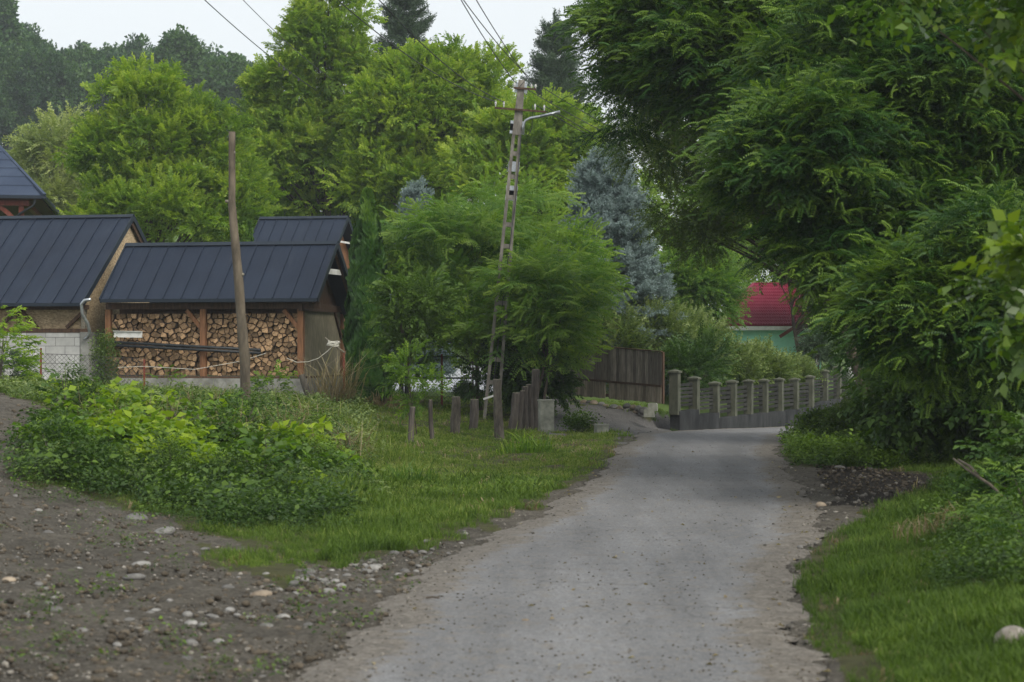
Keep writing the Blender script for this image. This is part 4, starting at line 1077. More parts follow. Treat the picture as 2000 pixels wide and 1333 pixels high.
# chain mesh strung between rusty posts
def mesh_net(a, b, h, label, step=.07, r=.0035, z0=.05, name='mesh_fence', nseg=None, lower=0):
    a = Vector(a); b = Vector(b); d = b - a; d.z = 0; Ln = d.length; d.normalize(); mb = MB()
    za = Hf(a.x, a.y) + z0; zb = Hf(b.x, b.y) + z0
    P = lambda x, z: Vector((d.x * x, d.y * x, (zb - za) * x / Ln + z))
    def thin(p, q): mb.bar(p, q, r * 2, r * 2)
    x = -h
    while x < Ln:
        for s in (1, -1):
            x0_, x1_ = (x, x + h); z0_, z1_ = (0, h) if s == 1 else (h, 0)
            if x0_ < 0: t = (0 - x0_) / (x1_ - x0_); z0_ = z0_ + (z1_ - z0_) * t; x0_ = 0
            if x1_ > Ln: t = (Ln - x0_) / (x1_ - x0_) if x1_ != x0_ else 0; z1_ = z0_ + (z1_ - z0_) * t; x1_ = Ln
            if x1_ > x0_ + .01: thin(P(x0_, z0_), P(x1_, z1_))
        x += step * 1.414
    for z in (0, h / 2, h): thin(P(0, z), P(Ln, z))
    o = mb.build(name, M['wire']); o.location = (a.x, a.y, za); tag(o, label, 'fence'); return o
mesh_net(gp(-60, 54.2), gp(282, 54.2), .95, 'sagging grey wire mesh before the block wall shed', .09)
mesh_net(gp(770, 58.1), gp(1010, 58.1), 1.2, 'fine wire mesh fence before the white paving', .075)
# dark green framed fence of the paved yard
yf = empty('yard_fence', gp(790, 62), 0, 'dark steel framed fence with posts before the white paving', 'fence'); b0 = gp(790, 62)
for px, w, pyt in ((784, 9, 697), (794.5, 9, 697), (932, 8, 690), (1046, 8, 690)):
    mb = MB(); p = gp(px, 62) - b0; zt = CH - (pyt - PY) / F * 62 - b0.z; mb.box((p.x, 0, zt / 2 - .1), (w / F * 62, .08, zt + .2)); mb.build('post', M['dark_metal'], yf)
mb = MB()
for py in (697, 739, 776):
    z = CH - (py - PY) / F * 62 - b0.z; mb.bar((gp(740, 62).x - b0.x, 0, z), (gp(1046, 62).x - b0.x, 0, z), .04, .05)
mb.build('rail', M['dark_metal'], yf)

# leaning birch post, stick, rope coil and strings by the woodshed corner
b = gp(604, 53.5); mb = MB(); rng = random.Random(2)
mb.tube([Vector((0, 0, -.1)), W(601, 770, 53.5) - b, W(593, 748, 53.5) - b, W(589, 732, 53.5) - b], [.07, .085, .09, .085], 10, jit=.12, rng=rng)
o = mb.build('leaning_post', M['bark_grey']); o.location = b; tag(o, 'short crooked pale barked post leaning before the woodshed slab', 'post')
p0 = W(635, 660, 55); p1 = W(673, 689, 55)
mb = MB(); mb.tube([Vector((0, 0, 0)), (p1 - p0) * .5 + Vector((0, 0, -.01)), p1 - p0], [.02, .025, .022], 7); o = mb.build('stick', M['stump_top']); o.location = p0; tag(o, 'pale stick tied slanting to the rust red post', 'stick')
mb = MB(); c = Vector((0, 0, 0)); rng = random.Random(8)
for k in range(5):
    ra = .16 + rng.uniform(-.03, .03); ph = rng.uniform(0, 6); pts = [Vector((ra * math.cos(a), .08 * math.sin(a), .05 * math.sin(a + ph) + rng.uniform(-.01, .01) + k * .012 - .03)) for a in [i * 6.283 / 16 for i in range(17)]]
    mb.tube(pts, .014, 6, caps=False)
o = mb.build('rope_coil', M['rope'], None, True); o.location = W(651, 671, 54.9); tag(o, 'pale rope coiled round the slanting stick', 'rope')
q = W(651, 675, 54.9); pts = [q, W(640, 686, 54.9), W(622, 700, 54.9), W(602, 707, 54.9), W(580, 708, 54.9), W(560, 700, 54.9)]
mb = MB(); mb.tube([p - q for p in pts], .009, 5, caps=False); o = mb.build('rope', M['rope']); o.location = q; tag(o, 'thin rope hanging in a curve from the coil to the logs', 'rope')
q = W(230, 718, 54); pts = [q, W(282, 716, 54), W(380, 722, 54), W(470, 706, 54), W(520, 690, 54)]
mb = MB(); mb.tube([p - q for p in pts], .007, 5, caps=False); o = mb.build('string', M['rope']); o.location = q; tag(o, 'thin white string stretched low before the firewood', 'string')
mb = MB(); q = gp(481, 42); pts = [W(484, 600, 41.8), W(490, 625, 41.8), W(486, 640, 41.8)]; 

# ================================================================ concrete and slat fence by the lane
FP = [(1318, 58.5, 722, 803.6), (1356, 60.2, 735, 810), (1396, 62, 745, 817), (1430, 64, 742, 813), (1462, 66, 741, 809), (1492, 68, 740, 806), (1522, 70, 738, 803), (1552, 72, 738, 799.6), (1582, 74, 733, 795.5), (1610, 76, 722, 782), (1636, 78, 715, 779), (1664, 80.2, 708, 775), (1694, 82.4, 702, 770)]
FP = [(W(px, 0, Y).x, Y, W(px, t, Y).z, W(px, w, Y).z) for px, Y, t, w in FP]
fo = Vector((FP[2][0], FP[2][1], -.5)); lf = empty('lane_fence', fo, 0, 'concrete pillared fence with dark slat panels along the lane bend', 'fence')
for i, (x, y, zt, zw) in enumerate(FP):
    dx, dy = (FP[min(i + 1, len(FP) - 1)][0] - FP[max(i - 1, 0)][0], FP[min(i + 1, len(FP) - 1)][1] - FP[max(i - 1, 0)][1]); an = math.atan2(dy, dx)
    MM = Matrix.Translation(Vector((x, y, 0)) - Vector((fo.x, fo.y, fo.z))) @ Matrix.Rotation(an, 4, 'Z')
    mb = MB(); mb.box((0, 0, (zt - .10 + zw - .1) / 2), (.27, .27, zt - .10 - zw + .1), M=MM); pl = mb.build('pillar', M['pillar'], lf)
    cp = MB(); cp.box((0, 0, zt - .075), (.35, .35, .05), M=MM)
    cp.add([(-.17, -.17, zt - .05), (.17, -.17, zt - .05), (.17, .17, zt - .05), (-.17, .17, zt - .05), (0, 0, zt + .01)], [(0, 1, 4), (1, 2, 4), (2, 3, 4), (3, 0, 4)], M=MM); cp.build('cap', M['pillar'], pl)
    if i == len(FP) - 1: continue
    x2, y2, zt2, zw2 = FP[i + 1]; A = Vector((x, y, 0)) - Vector((fo.x, fo.y, fo.z)); B = Vector((x2, y2, 0)) - Vector((fo.x, fo.y, fo.z)); dd = (B - A).normalized(); nn = Vector((-dd.y, dd.x, 0))
    wt = min(zw, zw2); mb = MB(); g0 = -1.1
    P0 = A - dd * .0; P1 = B
    mb.add([P0 - nn * .15 + Vector((0, 0, g0)), P1 - nn * .15 + Vector((0, 0, g0)), P1 - nn * .15 + Vector((0, 0, zw if i < 2 else (zw2 if i < 9 else zw2))), P0 - nn * .15 + Vector((0, 0, zw)),
            P0 + nn * .15 + Vector((0, 0, g0)), P1 + nn * .15 + Vector((0, 0, g0)), P1 + nn * .15 + Vector((0, 0, zw if i < 2 else zw2)), P0 + nn * .15 + Vector((0, 0, zw))],
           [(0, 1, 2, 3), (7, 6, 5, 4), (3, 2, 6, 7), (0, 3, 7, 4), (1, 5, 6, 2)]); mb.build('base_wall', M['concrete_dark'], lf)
    mb = MB(); top = min(zt, zt2) - .18; bot = max(zw, zw2) + .10; ns = 6; hgt = (top - bot) / ns
    for k in range(ns):
        z = bot + hgt * (k + .5); mb.bar(A + dd * .13 + Vector((0, 0, z)) + nn * .03, B - dd * .13 + Vector((0, 0, z)) + nn * .03, .05, hgt * .66, a=random.random())
    mb.build('slat_panel', M['slat'], lf)

# ================================================================ plank gate
ga = Vector((W(1060, 0, 62.6).x, 62.6, 0)); gb = Vector((W(1294, 0, 57.9).x, 57.9, 0))
gt = empty('plank_gate', (gb.x, gb.y, 0), 0, 'wide weathered wooden plank gate above a row of stones', 'gate'); dd = ga - gb; Ln = dd.length; dd.normalize(); nn = Vector((-dd.y, dd.x, 0))
if nn.y > 0: nn = -nn
zT = lambda t: (CH - (688 - PY) / F * 57.9) * (1 - t) + (CH - (668 - PY) / F * 62.6) * t
zB = lambda t: (CH - (789 - PY) / F * 57.9) * (1 - t) + (CH - (768 - PY) / F * 62.6) * t
zM = lambda t: zB(t) * .66 + zT(t) * .34
rng = random.Random(4)
for nm, f0, f1, mt, sk in (('upper_boards', zM, zT, 'plank_grey', (.0, .0)), ('lower_boards', zB, zM, 'plank_low', (.40, .425))):
    mb = MB(); s = .03
    while s < Ln - .03:
        w = rng.uniform(.12, .17); t = s / Ln; off = rng.uniform(0, .012)
        if not (sk[0] < t < sk[1]):
            p = dd * (s + w / 2); j1, j2 = rng.uniform(-.015, .015), rng.uniform(-.02, .02)
            z0_, z1_ = f0(t) + (0.0 if nm == 'upper_boards' else j1), f1(t) + (j2 if nm == 'upper_boards' else -.02)
            mb.bar(p + nn * (.02 + off) + Vector((0, 0, z0_ + .01)), p + nn * (.02 + off) + Vector((0, 0, z1_)), .022, w - .008, a=rng.random(), up=dd)
        s += w
    mb.build(nm, M[mt], gt)
mb = MB()
for f, o_ in ((zM, 0), (zT, -.12), (zB, .10)): mb.bar(Vector((0, 0, f(0) + o_)) - nn * .02, dd * Ln + Vector((0, 0, f(1) + o_)) - nn * .02, .05, .09)
for s in (0, .33, .66, 1): mb.bar(dd * Ln * s - nn * .025 + Vector((0, 0, zB(s))), dd * Ln * s - nn * .025 + Vector((0, 0, zT(s))), .07, .05, up=dd)
mb.bar(Vector((0, 0, zM(0))) + nn * .045, dd * Ln + Vector((0, 0, zM(1))) + nn * .045, .03, .06)
mb.bar(Vector((0, 0, zT(0) + .015)) + nn * .02, dd * Ln + Vector((0, 0, zT(1) + .015)) + nn * .02, .08, .03)
mb.build('frame', M['timber_dark'], gt)

# stones and blocks under the gate
rng = random.Random(12)
def stone_obj(loc, sx, sy, sz, label, group=None, mat='stone', seed=0, name='stone', sub=2, rough=.07, cat='stone'):
    r = random.Random(seed); o = rock_mb(r, sx, sy, sz, sub, rough, a=r.random()).build(name, M[mat], None, True)
    o.location = loc; o.rotation_euler = (r.uniform(-.15, .15), r.uniform(-.15, .15), r.uniform(0, 6.28)); return tag(o, label, cat, group)
k = 0
for px, py, s in [(1128, 787, 7), (1140, 788, 8), (1150, 787, 6), (1161, 790, 9), (1174, 791, 7), (1183, 796, 7), (1198, 798, 9), (1210, 800, 8), (1224, 794, 8), (1236, 797, 7), (1226, 803, 8), (1216, 806, 7), (1246, 799, 8), (1243, 807, 8), (1256, 803, 9), (1234, 806, 6), (1251, 812, 7), (1189, 801, 6), (1170, 797, 6), (1118, 783, 6)]:
    Y = 58.2 + (1290 - px) / 230 * 4.2 - .25; p = W(px, py, Y); r = s / F * Y
    stone_obj(p, r * rng.uniform(1, 1.3), r, r * rng.uniform(.8, 1), 'rounded river stone in the row propping up the plank gate', 'river stones under the plank gate', ('stone', 'stone_brown')[k % 2], 100 + k); k += 1
for px, py, w, h, lb in ((1275, 796, 18, 14, 'upper small rough concrete block at the foot of the plank gate'), (1268, 808, 20, 14, 'lower rough concrete block at the foot of the plank gate')):
    Y = 57.3; p = W(px, py, Y); mb = MB(); mb.box((0, 0, 0), (w / F * Y, .25, h / F * Y)); mb.box((0, 0, h / F * Y / 2 + .01), (w / F * Y - .04, .2, .02)); o = mb.build('concrete_block', M['concrete_mossy']); o.location = p; o.rotation_euler = (0, 0, R(-10)); tag(o, lb, 'block')

# ================================================================ white pole at the end of the fence
b = Vector((W(1661, 0, 79.5).x, 79.5, Hf(W(1661, 0, 79.5).x, 79.5))); wp = empty('white_pole', b, 0, 'thick off white round pole with a small square marker near the fence end', 'utility pole')
mb = MB(); mb.tube([(0, 0, -.3), (0, 0, 3), (0, 0, 7.9)], [.20, .185, .14], 16); mb.build('shaft', M['white_paint'], wp, True)
mb = MB(); z = W(0, 754, 79.5).z - b.z; s_ = .14
for a_, c_ in (((-s_, z - s_), (s_, z - s_)), ((s_, z - s_), (s_, z + s_)), ((s_, z + s_), (-s_, z + s_)), ((-s_, z + s_), (-s_, z - s_)), ((-.05, z + .06), (-.05, z - .06)), ((-.05, z - .06), (.07, z - .06))):
    mb.bar((a_[0], -.205, a_[1]), (c_[0], -.205, c_[1]), .01, .03, up=(0, -1, 0) if a_[0] == c_[0] else (0, 0, 1))
mb.build('marker', M['wire'], wp)
mb = MB(); mb.tube([(0, 0, W(0, 779, 79.5).z - b.z - .02), (0, 0, W(0, 779, 79.5).z - b.z + .02)], .212, 16); mb.build('band', M['galv'], wp, True)
mb = MB(); mb.bar((-.6, 0, 7.6), (.9, 0, 7.6), .08, .08); mb.build('crossarm', M['rust'], wp)
mb = MB(); mb.box((0, 0, .03), (1.6, .9, .10)); o = mb.build('kerb_slab', M['concrete']); o.location = (b.x - .3, b.y - .6, CH - (808 - PY) / F * 79 - .03); tag(o, 'flat concrete slab at the foot of the white pole', 'slab')
m_, n_, l_, b_ = nt('orange'); b_.inputs['Base Color'].default_value = (.75, .33, .03, 1); M['orange'] = m_
mb = MB(); rr_ = random.Random(3)
for i in range(7): a = i * .9; mb.bar((0, 0, .0), (.22 * math.cos(a), .1 * math.sin(a), .2 + .1 * rr_.random()), .05, .02)
o = mb.build('orange_flowers', M['orange']); o.location = (b.x - .38, b.y - .5, CH - (808 - PY) / F * 79 + .06); tag(o, 'small orange flower bunch at the foot of the white pole', 'flower')
wg = empty('garden_wall', (W(1700, 0, 84).x, 84, 0), 0, 'plain grey wall behind the white pole', 'wall'); mb = MB(); mb.box((1.0, 0, .1), (5, .2, 1.6)); mb.build('panel', M['concrete_dark'], wg); mb = MB(); mb.box((1.0, 0, .93), (5.1, .28, .06)); mb.build('coping', M['concrete'], wg)
# ================================================================ TREES
def gb_(px, Y): return tuple(gp(px, Y))
# round bright walnut behind the sheds
tree('walnut_tree', 'round bright green walnut tree above the ridge of the taller shed', 'tree', gb_(300, 82), [ell(305, 340, 135, 140, 82), ell(290, 230, 100, 85, 82), ell(225, 330, 75, 100, 82), ell(400, 340, 100, 130, 82), ell(290, 175, 55, 45, 82), ell(330, 430, 190, 80, 81), ell(480, 410, 60, 70, 81)], TV, L['walnut'], 290, 28, .95, .62, 1, .22, val=.5, droop=-.15, bumpy=.2, inner=.25)
# tall tree B
tree('tall_walnut_tree', 'tallest yellow green tree in the middle reaching the top edge', 'tree', gb_(650, 92), [ell(640, 130, 90, 130, 92), ell(650, 30, 55, 60, 92), ell(570, 200, 80, 95, 92), ell(620, 320, 140, 130, 92), ell(545, 330, 75, 100, 91), ell(700, 230, 80, 110, 93)], TV, L['lime'], 340, 28, 1.05, .68, 2, .3, val=.48, droop=-.15, bumpy=.2, inner=.25)
tree('broad_walnut_tree', 'broad light green tree between the tallest tree and the utility pole', 'tree', gb_(830, 88), [ell(800, 230, 110, 110, 88), ell(900, 260, 100, 130, 89), ell(800, 350, 130, 110, 88), ell(950, 180, 60, 70, 90), ell(860, 160, 75, 55, 89)], TV, L['walnut'], 320, 28, 1.0, .68, 3, .28, val=.55, droop=-.15, bumpy=.2, inner=.25)
tree('yellow_green_tree', 'yellow tinged tree directly behind the pole head and lamp arm', 'tree', gb_(1030, 84), [ell(1045, 270, 90, 75, 84), ell(1000, 340, 120, 110, 84), ell(1110, 330, 95, 110, 85), ell(1080, 430, 130, 90, 84)], TV, L['lime'], 300, 26, .95, .62, 4, .22, val=.5, droop=-.15, bumpy=.2, inner=.25)
tree('pale_willow_tree', 'pale silvery yellow willow left of the round walnut', 'tree', gb_(90, 115), [ell(95, 340, 50, 80, 115), ell(120, 300, 45, 60, 116), ell(60, 370, 35, 70, 115), ell(20, 400, 60, 50, 118), ell(80, 420, 70, 60, 115)], TBs, L['willow'], 120, 30, 1.5, .8, 5, .2, val=.5)
tree('screening_tree', 'dense mid green tree behind the thuja and the small rear shed', 'tree', gb_(560, 98), [ell(500, 400, 130, 80, 98), ell(640, 400, 100, 80, 98), ell(740, 410, 80, 90, 98)], TV, L['walnut'], 90, 50, 1.3, 1.3, 6, .2, val=.42)
tree('hedge_tree', 'low light green tree behind the blue spruce and shrubs', 'tree', gb_(1330, 100), [ell(1330, 460, 120, 120, 100), ell(1510, 470, 70, 75, 101), ell(1430, 500, 90, 110, 101), ell(1260, 540, 110, 110, 100), ell(1400, 580, 100, 80, 97)], TBs, L['lime'], 170, 32, 1.4, .95, 7, .2, val=.38)
tree('garden_tree', 'soft green tree beside the red roof, left of it', 'tree', gb_(1400, 80), [ell(1345, 570, 45, 60, 80), ell(1385, 585, 36, 55, 80), ell(1365, 520, 40, 40, 81)], TBs, L['locust_soft'], 90, 30, 1.0, .55, 8, .12, val=.4)
tree('roof_side_tree', 'leafy tree hiding the right end of the red roof', 'tree', gb_(1580, 83), [ell(1625, 520, 60, 60, 83), ell(1660, 600, 50, 55, 83), ell(1530, 505, 40, 22, 84)], TBs, L['deep'], 110, 30, 1.1, .6, 9, .12, val=.5)
for i, (px, Y, h, r) in enumerate(((790, 118, 23.2, 3.9), (1085, 112, 18.2, 2.6))):
    pass
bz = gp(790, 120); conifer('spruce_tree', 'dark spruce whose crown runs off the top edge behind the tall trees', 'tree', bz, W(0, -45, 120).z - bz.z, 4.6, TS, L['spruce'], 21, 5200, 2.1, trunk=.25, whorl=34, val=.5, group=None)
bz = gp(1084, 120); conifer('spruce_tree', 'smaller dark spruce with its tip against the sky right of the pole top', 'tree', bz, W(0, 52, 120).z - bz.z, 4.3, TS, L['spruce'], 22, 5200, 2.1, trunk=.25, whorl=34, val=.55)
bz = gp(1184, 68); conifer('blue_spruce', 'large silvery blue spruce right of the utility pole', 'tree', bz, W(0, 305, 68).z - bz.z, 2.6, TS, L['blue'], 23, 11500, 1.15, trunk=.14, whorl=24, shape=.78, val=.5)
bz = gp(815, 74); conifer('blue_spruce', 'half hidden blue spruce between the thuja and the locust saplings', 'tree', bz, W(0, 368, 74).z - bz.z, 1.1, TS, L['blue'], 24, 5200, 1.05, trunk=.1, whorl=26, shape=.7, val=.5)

def thuja(px, Y, pyt, hw, seed, n, label, scl=1., pyb=None):
    rs = np.random.RandomState(seed); b = gp(px, Y); h = W(0, pyt, Y).z - b.z; r = hw / F * Y; root = empty('thuja_tree', b, 0, label, 'tree')
    t = rs.rand(n) ** .85; a = rs.uniform(0, 6.283, n); lump = 1 + .10 * np.sin(a * 3 + t * 14) + .08 * np.sin(a * 5 - t * 31 + 1)
    prof = r * np.interp(t, [0, .08, .3, .6, .8, .93, 1], [.7, .95, 1.05, .92, .62, .28, .04]) * lump * rs.uniform(.82, 1.04, n)
    P = np.c_[prof * np.cos(a), prof * np.sin(a), t * h]; D = np.c_[np.cos(a), np.sin(a), np.full(n, .9)] + rs.randn(n, 3) * .2
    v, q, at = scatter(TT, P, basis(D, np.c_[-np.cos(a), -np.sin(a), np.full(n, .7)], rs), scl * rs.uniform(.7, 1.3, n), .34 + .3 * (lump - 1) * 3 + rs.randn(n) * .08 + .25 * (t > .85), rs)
    quadmesh('crown', v, q, L['thuja'], {'v': at}, parent=root); mb = MB(); mb.tube([(0, 0, -.1), (0, 0, h * .9)], [.09, .02], 7); mb.build('trunk', M['bark'], root)
thuja(718, 56.6, 383, 38, 31, 15000, 'tall dark columnar thuja at the right end of the woodshed', 1.15)
thuja(487, 68, 440, 14, 32, 1500, 'small bright thuja tip above the woodshed ridge')
thuja(722, 56.2, 695, 40, 33, 3500, 'low ragged thuja bush at the foot of the columnar thuja', 1.4)

# locust saplings around the utility pole
tree('locust_sapling', 'feathery locust sapling right of the utility pole with bent double stem', 'tree', gb_(1040, 53), [ell(1050, 560, 75, 50, 54.6), ell(1080, 580, 60, 50, 54.3), ell(1010, 640, 60, 45, 55), ell(1085, 640, 40, 35, 54), ell(1070, 690, 45, 30, 54.8), ell(1110, 535, 35, 25, 55.5)], TL, L['locust_soft'], 90, 9, .85, .5, 41, .045, bumpy=.4, val=.48, stems=[(0, 0), (.25, .1)], limbs=24, under=.5, flat=.4, droop=.1)
tree('locust_sapling', 'feathery locust sapling left of the utility pole before the paving', 'tree', gb_(940, 57), [ell(880, 480, 85, 65, 57.5), ell(835, 560, 55, 65, 57.5), ell(900, 590, 80, 60, 57), ell(930, 440, 60, 45, 58), ell(850, 645, 65, 35, 57), ell(800, 470, 35, 50, 58)], TL, L['locust_soft'], 120, 9, .9, .55, 42, .06, bumpy=.4, val=.45, limbs=26, under=.5, flat=.4, droop=.1)
tree('locust_sapling', 'feathery locust behind the pole reaching towards the blue spruce', 'tree', gb_(1000, 61), [ell(1000, 440, 90, 60, 61), ell(1060, 510, 80, 50, 61), ell(1110, 560, 60, 45, 60.5), ell(940, 520, 70, 60, 61)], TL, L['locust_soft'], 80, 10, .95, .55, 43, .06, val=.5, limbs=22, under=.5, flat=.4, droop=.1)
tree('broadleaf_sapling', 'young broad leaved sapling with yellow leaf tips beside the thuja', 'tree', gb_(800, 52), [ell(798, 640, 36, 45, 52), ell(830, 600, 40, 45, 52), ell(782, 580, 22, 35, 52), ell(790, 690, 20, 20, 52)], TB, L['deep'], 48, 12, .7, .32, 44, .035, val=.85, under=.5)
tree('small_sapling', 'slender sapling with few leaves behind the thin dark post', 'tree', gb_(812, 45), [ell(815, 760, 38, 38, 45), ell(800, 720, 26, 30, 45), ell(835, 770, 22, 20, 45)], TB, L['walnut'], 26, 8, .5, .18, 45, .018, val=.22, under=.6)
tree('slim_sapling', 'slim upright sapling with loose leaves right of the dark reddish brown post', 'tree', gb_(932, 55), [ell(925, 700, 18, 50, 55), ell(915, 640, 22, 40, 55)], TB, L['walnut'], 24, 7, .55, .2, 48, .02, val=.3, under=.6)
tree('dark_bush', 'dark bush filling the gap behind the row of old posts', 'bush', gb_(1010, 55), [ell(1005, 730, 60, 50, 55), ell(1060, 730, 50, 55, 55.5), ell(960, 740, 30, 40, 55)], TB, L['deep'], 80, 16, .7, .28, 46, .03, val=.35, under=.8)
tree('round_shrub', 'small round clipped shrub in the yard behind the dark post', 'bush', gb_(907, 61), [ell(908, 768, 18, 16, 61)], TSm, L['deep'], 20, 16, .55, .1, 47, .02, val=.3, under=.8, limbs=4)

# shrubs behind the lane fence
sh = [(1195, 680, 60, 60, 66, 'grey green shrub with upright pale shoots behind the left part of the plank gate'), (1270, 670, 62, 62, 67, 'grey green shrub with pale shoots above the right end of the plank gate'), (1345, 690, 62, 70, 69, 'dense grey green shrub above the first fence pillars'),
      (1420, 725, 48, 42, 71, 'shrub with pale tips before the left part of the green house'), (1485, 728, 45, 36, 73, 'yellow green shrub before the green wall'), (1545, 742, 28, 18, 76, 'low yellowish shrub under the house window')]
for i, (px, py, rx, ry, Y, lb) in enumerate(sh):
    tree('shrub', lb, 'bush', gb_(px, Y), [ell(px, py, rx, ry, Y), ell(px - rx * .4, py + ry * .5, rx * .7, ry * .6, Y), ell(px + rx * .5, py + ry * .4, rx * .6, ry * .6, Y)], TBs, L['shrub'], 85, 18, .7, .34, 50 + i, .03, 'bark', 'shrubs behind the lane fence', .5, 14, .4, -.45)
tree('dark_bush', 'dark leafy bush hanging over the second and third fence pillar', 'bush', gb_(1345, 63), [ell(1335, 725, 50, 30, 64.5), ell(1370, 715, 40, 40, 66)], TBs, L['deep'], 50, 18, .8, .3, 61, .03, val=.45, under=.6)
tree('dark_bush', 'small dark conifer like bush under the house window by the fence', 'bush', gb_(1598, 80), [ell(1598, 692, 24, 42, 80)], TBs, L['spruce'], 40, 20, .6, .2, 62, .03, val=.7, under=.6)

# the right hand mass
RB = gb_
tree('overhanging_birch', 'glossy small leaved tree in the upper middle with sky showing through', 'tree', RB(1745, 50), [ell(1290, 300, 70, 60, 50), ell(1340, 220, 110, 80, 51), ell(1340, 400, 55, 60, 50), ell(1425, 400, 75, 75, 51), ell(1270, 110, 70, 60, 52), ell(1450, 300, 110, 130, 51), ell(1370, 50, 120, 70, 52), ell(1375, 470, 40, 45, 50), ell(1560, 380, 55, 60, 51)], TBs, L['birch'], 230, 32, .62, .5, 71, .16, val=.5, under=.5, limbs=40, trunk_top=W(1400, 100, 51))
tree('locust_tree', 'locust tree with long arching sprays reaching into the sky at upper middle', 'tree', RB(1735, 41), [ell(1330, 60, 100, 70, 42), ell(1270, 150, 55, 45, 42.5), ell(1225, 40, 30, 40, 42.5), ell(1410, 110, 100, 80, 41), ell(1270, 240, 30, 25, 42.5), ell(1500, 160, 110, 100, 41), ell(1560, 40, 120, 70, 41)], TLn + TBs[:3], L['locust'], 240, 24, 1.0, .5, 72, .15, flat=.35, droop=.12, val=.38, under=.6, limbs=40, trunk_top=W(1500, 60, 41))
tree('locust_tree', 'large locust tree with feathery sprays filling the right side', 'tree', RB(1757, 40.5), [ell(1600, 300, 120, 110, 32), ell(1500, 330, 70, 80, 33), ell(1700, 250, 150, 150, 33), ell(1850, 200, 150, 150, 33), ell(1535, 390, 55, 45, 32.5), ell(1650, 460, 85, 65, 32), ell(1745, 500, 105, 90, 32), ell(1850, 500, 140, 130, 32), ell(1960, 350, 120, 200, 33), ell(1680, 90, 150, 90, 34), ell(1900, 60, 160, 90, 34)], TLn + TBs[:3], L['locust'], 450, 24, .8, .42, 73, .15, flat=.35, droop=.18, val=.42, under=.6, limbs=50, trunk_top=W(1800, 80, 33))
tree('locust_tree', 'low locust branches with yellow tips above the bushes on the right', 'tree', RB(2140, 31), [ell(1815, 590, 45, 45, 29), ell(1840, 645, 70, 45, 28), ell(1850, 620, 120, 80, 28), ell(1960, 620, 90, 90, 27.5), ell(1730, 545, 40, 22, 29.5), ell(1800, 560, 80, 50, 28.5), ell(1950, 480, 80, 60, 28)], TLn + TBs[:3], L['locust'], 240, 20, .68, .36, 74, .11, flat=.35, droop=.18, val=.45, under=.6, limbs=40, trunk_top=W(2050, 430, 30))
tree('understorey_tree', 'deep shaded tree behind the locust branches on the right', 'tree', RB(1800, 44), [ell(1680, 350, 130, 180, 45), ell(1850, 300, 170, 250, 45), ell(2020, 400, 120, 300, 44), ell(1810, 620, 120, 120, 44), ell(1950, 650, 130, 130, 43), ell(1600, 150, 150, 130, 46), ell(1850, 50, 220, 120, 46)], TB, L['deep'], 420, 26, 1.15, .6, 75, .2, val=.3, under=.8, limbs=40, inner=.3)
# ivy, hazel and bushes along the right of the lane
tree('ivy_bush', 'dense bush with large hanging leaves under the locust on the right', 'bush', RB(1790, 37), [ell(1745, 800, 60, 50, 38), ell(1790, 800, 80, 60, 37), ell(1870, 780, 90, 75, 37), ell(1960, 760, 90, 90, 36), ell(1790, 720, 55, 45, 38)], TBig, L['deep'], 150, 14, .62, .32, 81, .04, val=.55, under=.9, droop=.6, limbs=20)
tree('hedge_bush', 'bushy green growth right of the white pole over the lane edge', 'bush', RB(1690, 46), [ell(1712, 800, 35, 30, 48), ell(1745, 770, 40, 40, 47), ell(1650, 842, 45, 12, 47), ell(1700, 830, 60, 25, 46), ell(1745, 715, 35, 35, 47)], TBs, L['shrub'], 120, 20, .55, .26, 82, .03, val=.35, under=.9, limbs=16)
tree('lane_side_bush', 'low light green bush at the inside of the lane bend', 'bush', RB(1605, 47), [ell(1610, 838, 36, 17, 47), ell(1650, 845, 35, 15, 46)], TSm, L['bramble'], 70, 14, .9, .16, 83, .02, val=.5, under=.9, limbs=6)
tree('near_branch_tree', 'out of focus branches with large glossy leaves at the right edge', 'tree', RB(2120, 17), [ell(1995, 560, 45, 32, 16.5), ell(1985, 640, 35, 20, 16.5), ell(2120, 420, 60, 70, 17), ell(2040, 520, 40, 60, 16.5), ell(2080, 600, 80, 100, 16.5)], TBig, L['bigleaf'], 30, 5, .55, .14, 84, .04, val=.5, under=.8, limbs=30)
tree('near_canopy_tree', 'out of focus large leaves hanging into the top right corner', 'tree', (5.9, 18.5, .6), [ell(1920, 10, 110, 38, 18), ell(1760, 0, 60, 16, 18.5), ell(1985, 70, 40, 40, 18), ell(2080, 60, 120, 120, 18)], TBig, L['bigleaf'], 44, 6, .6, .2, 85, .08, val=.35, under=.9, limbs=14, trunk_top=W(2230, -160, 18))

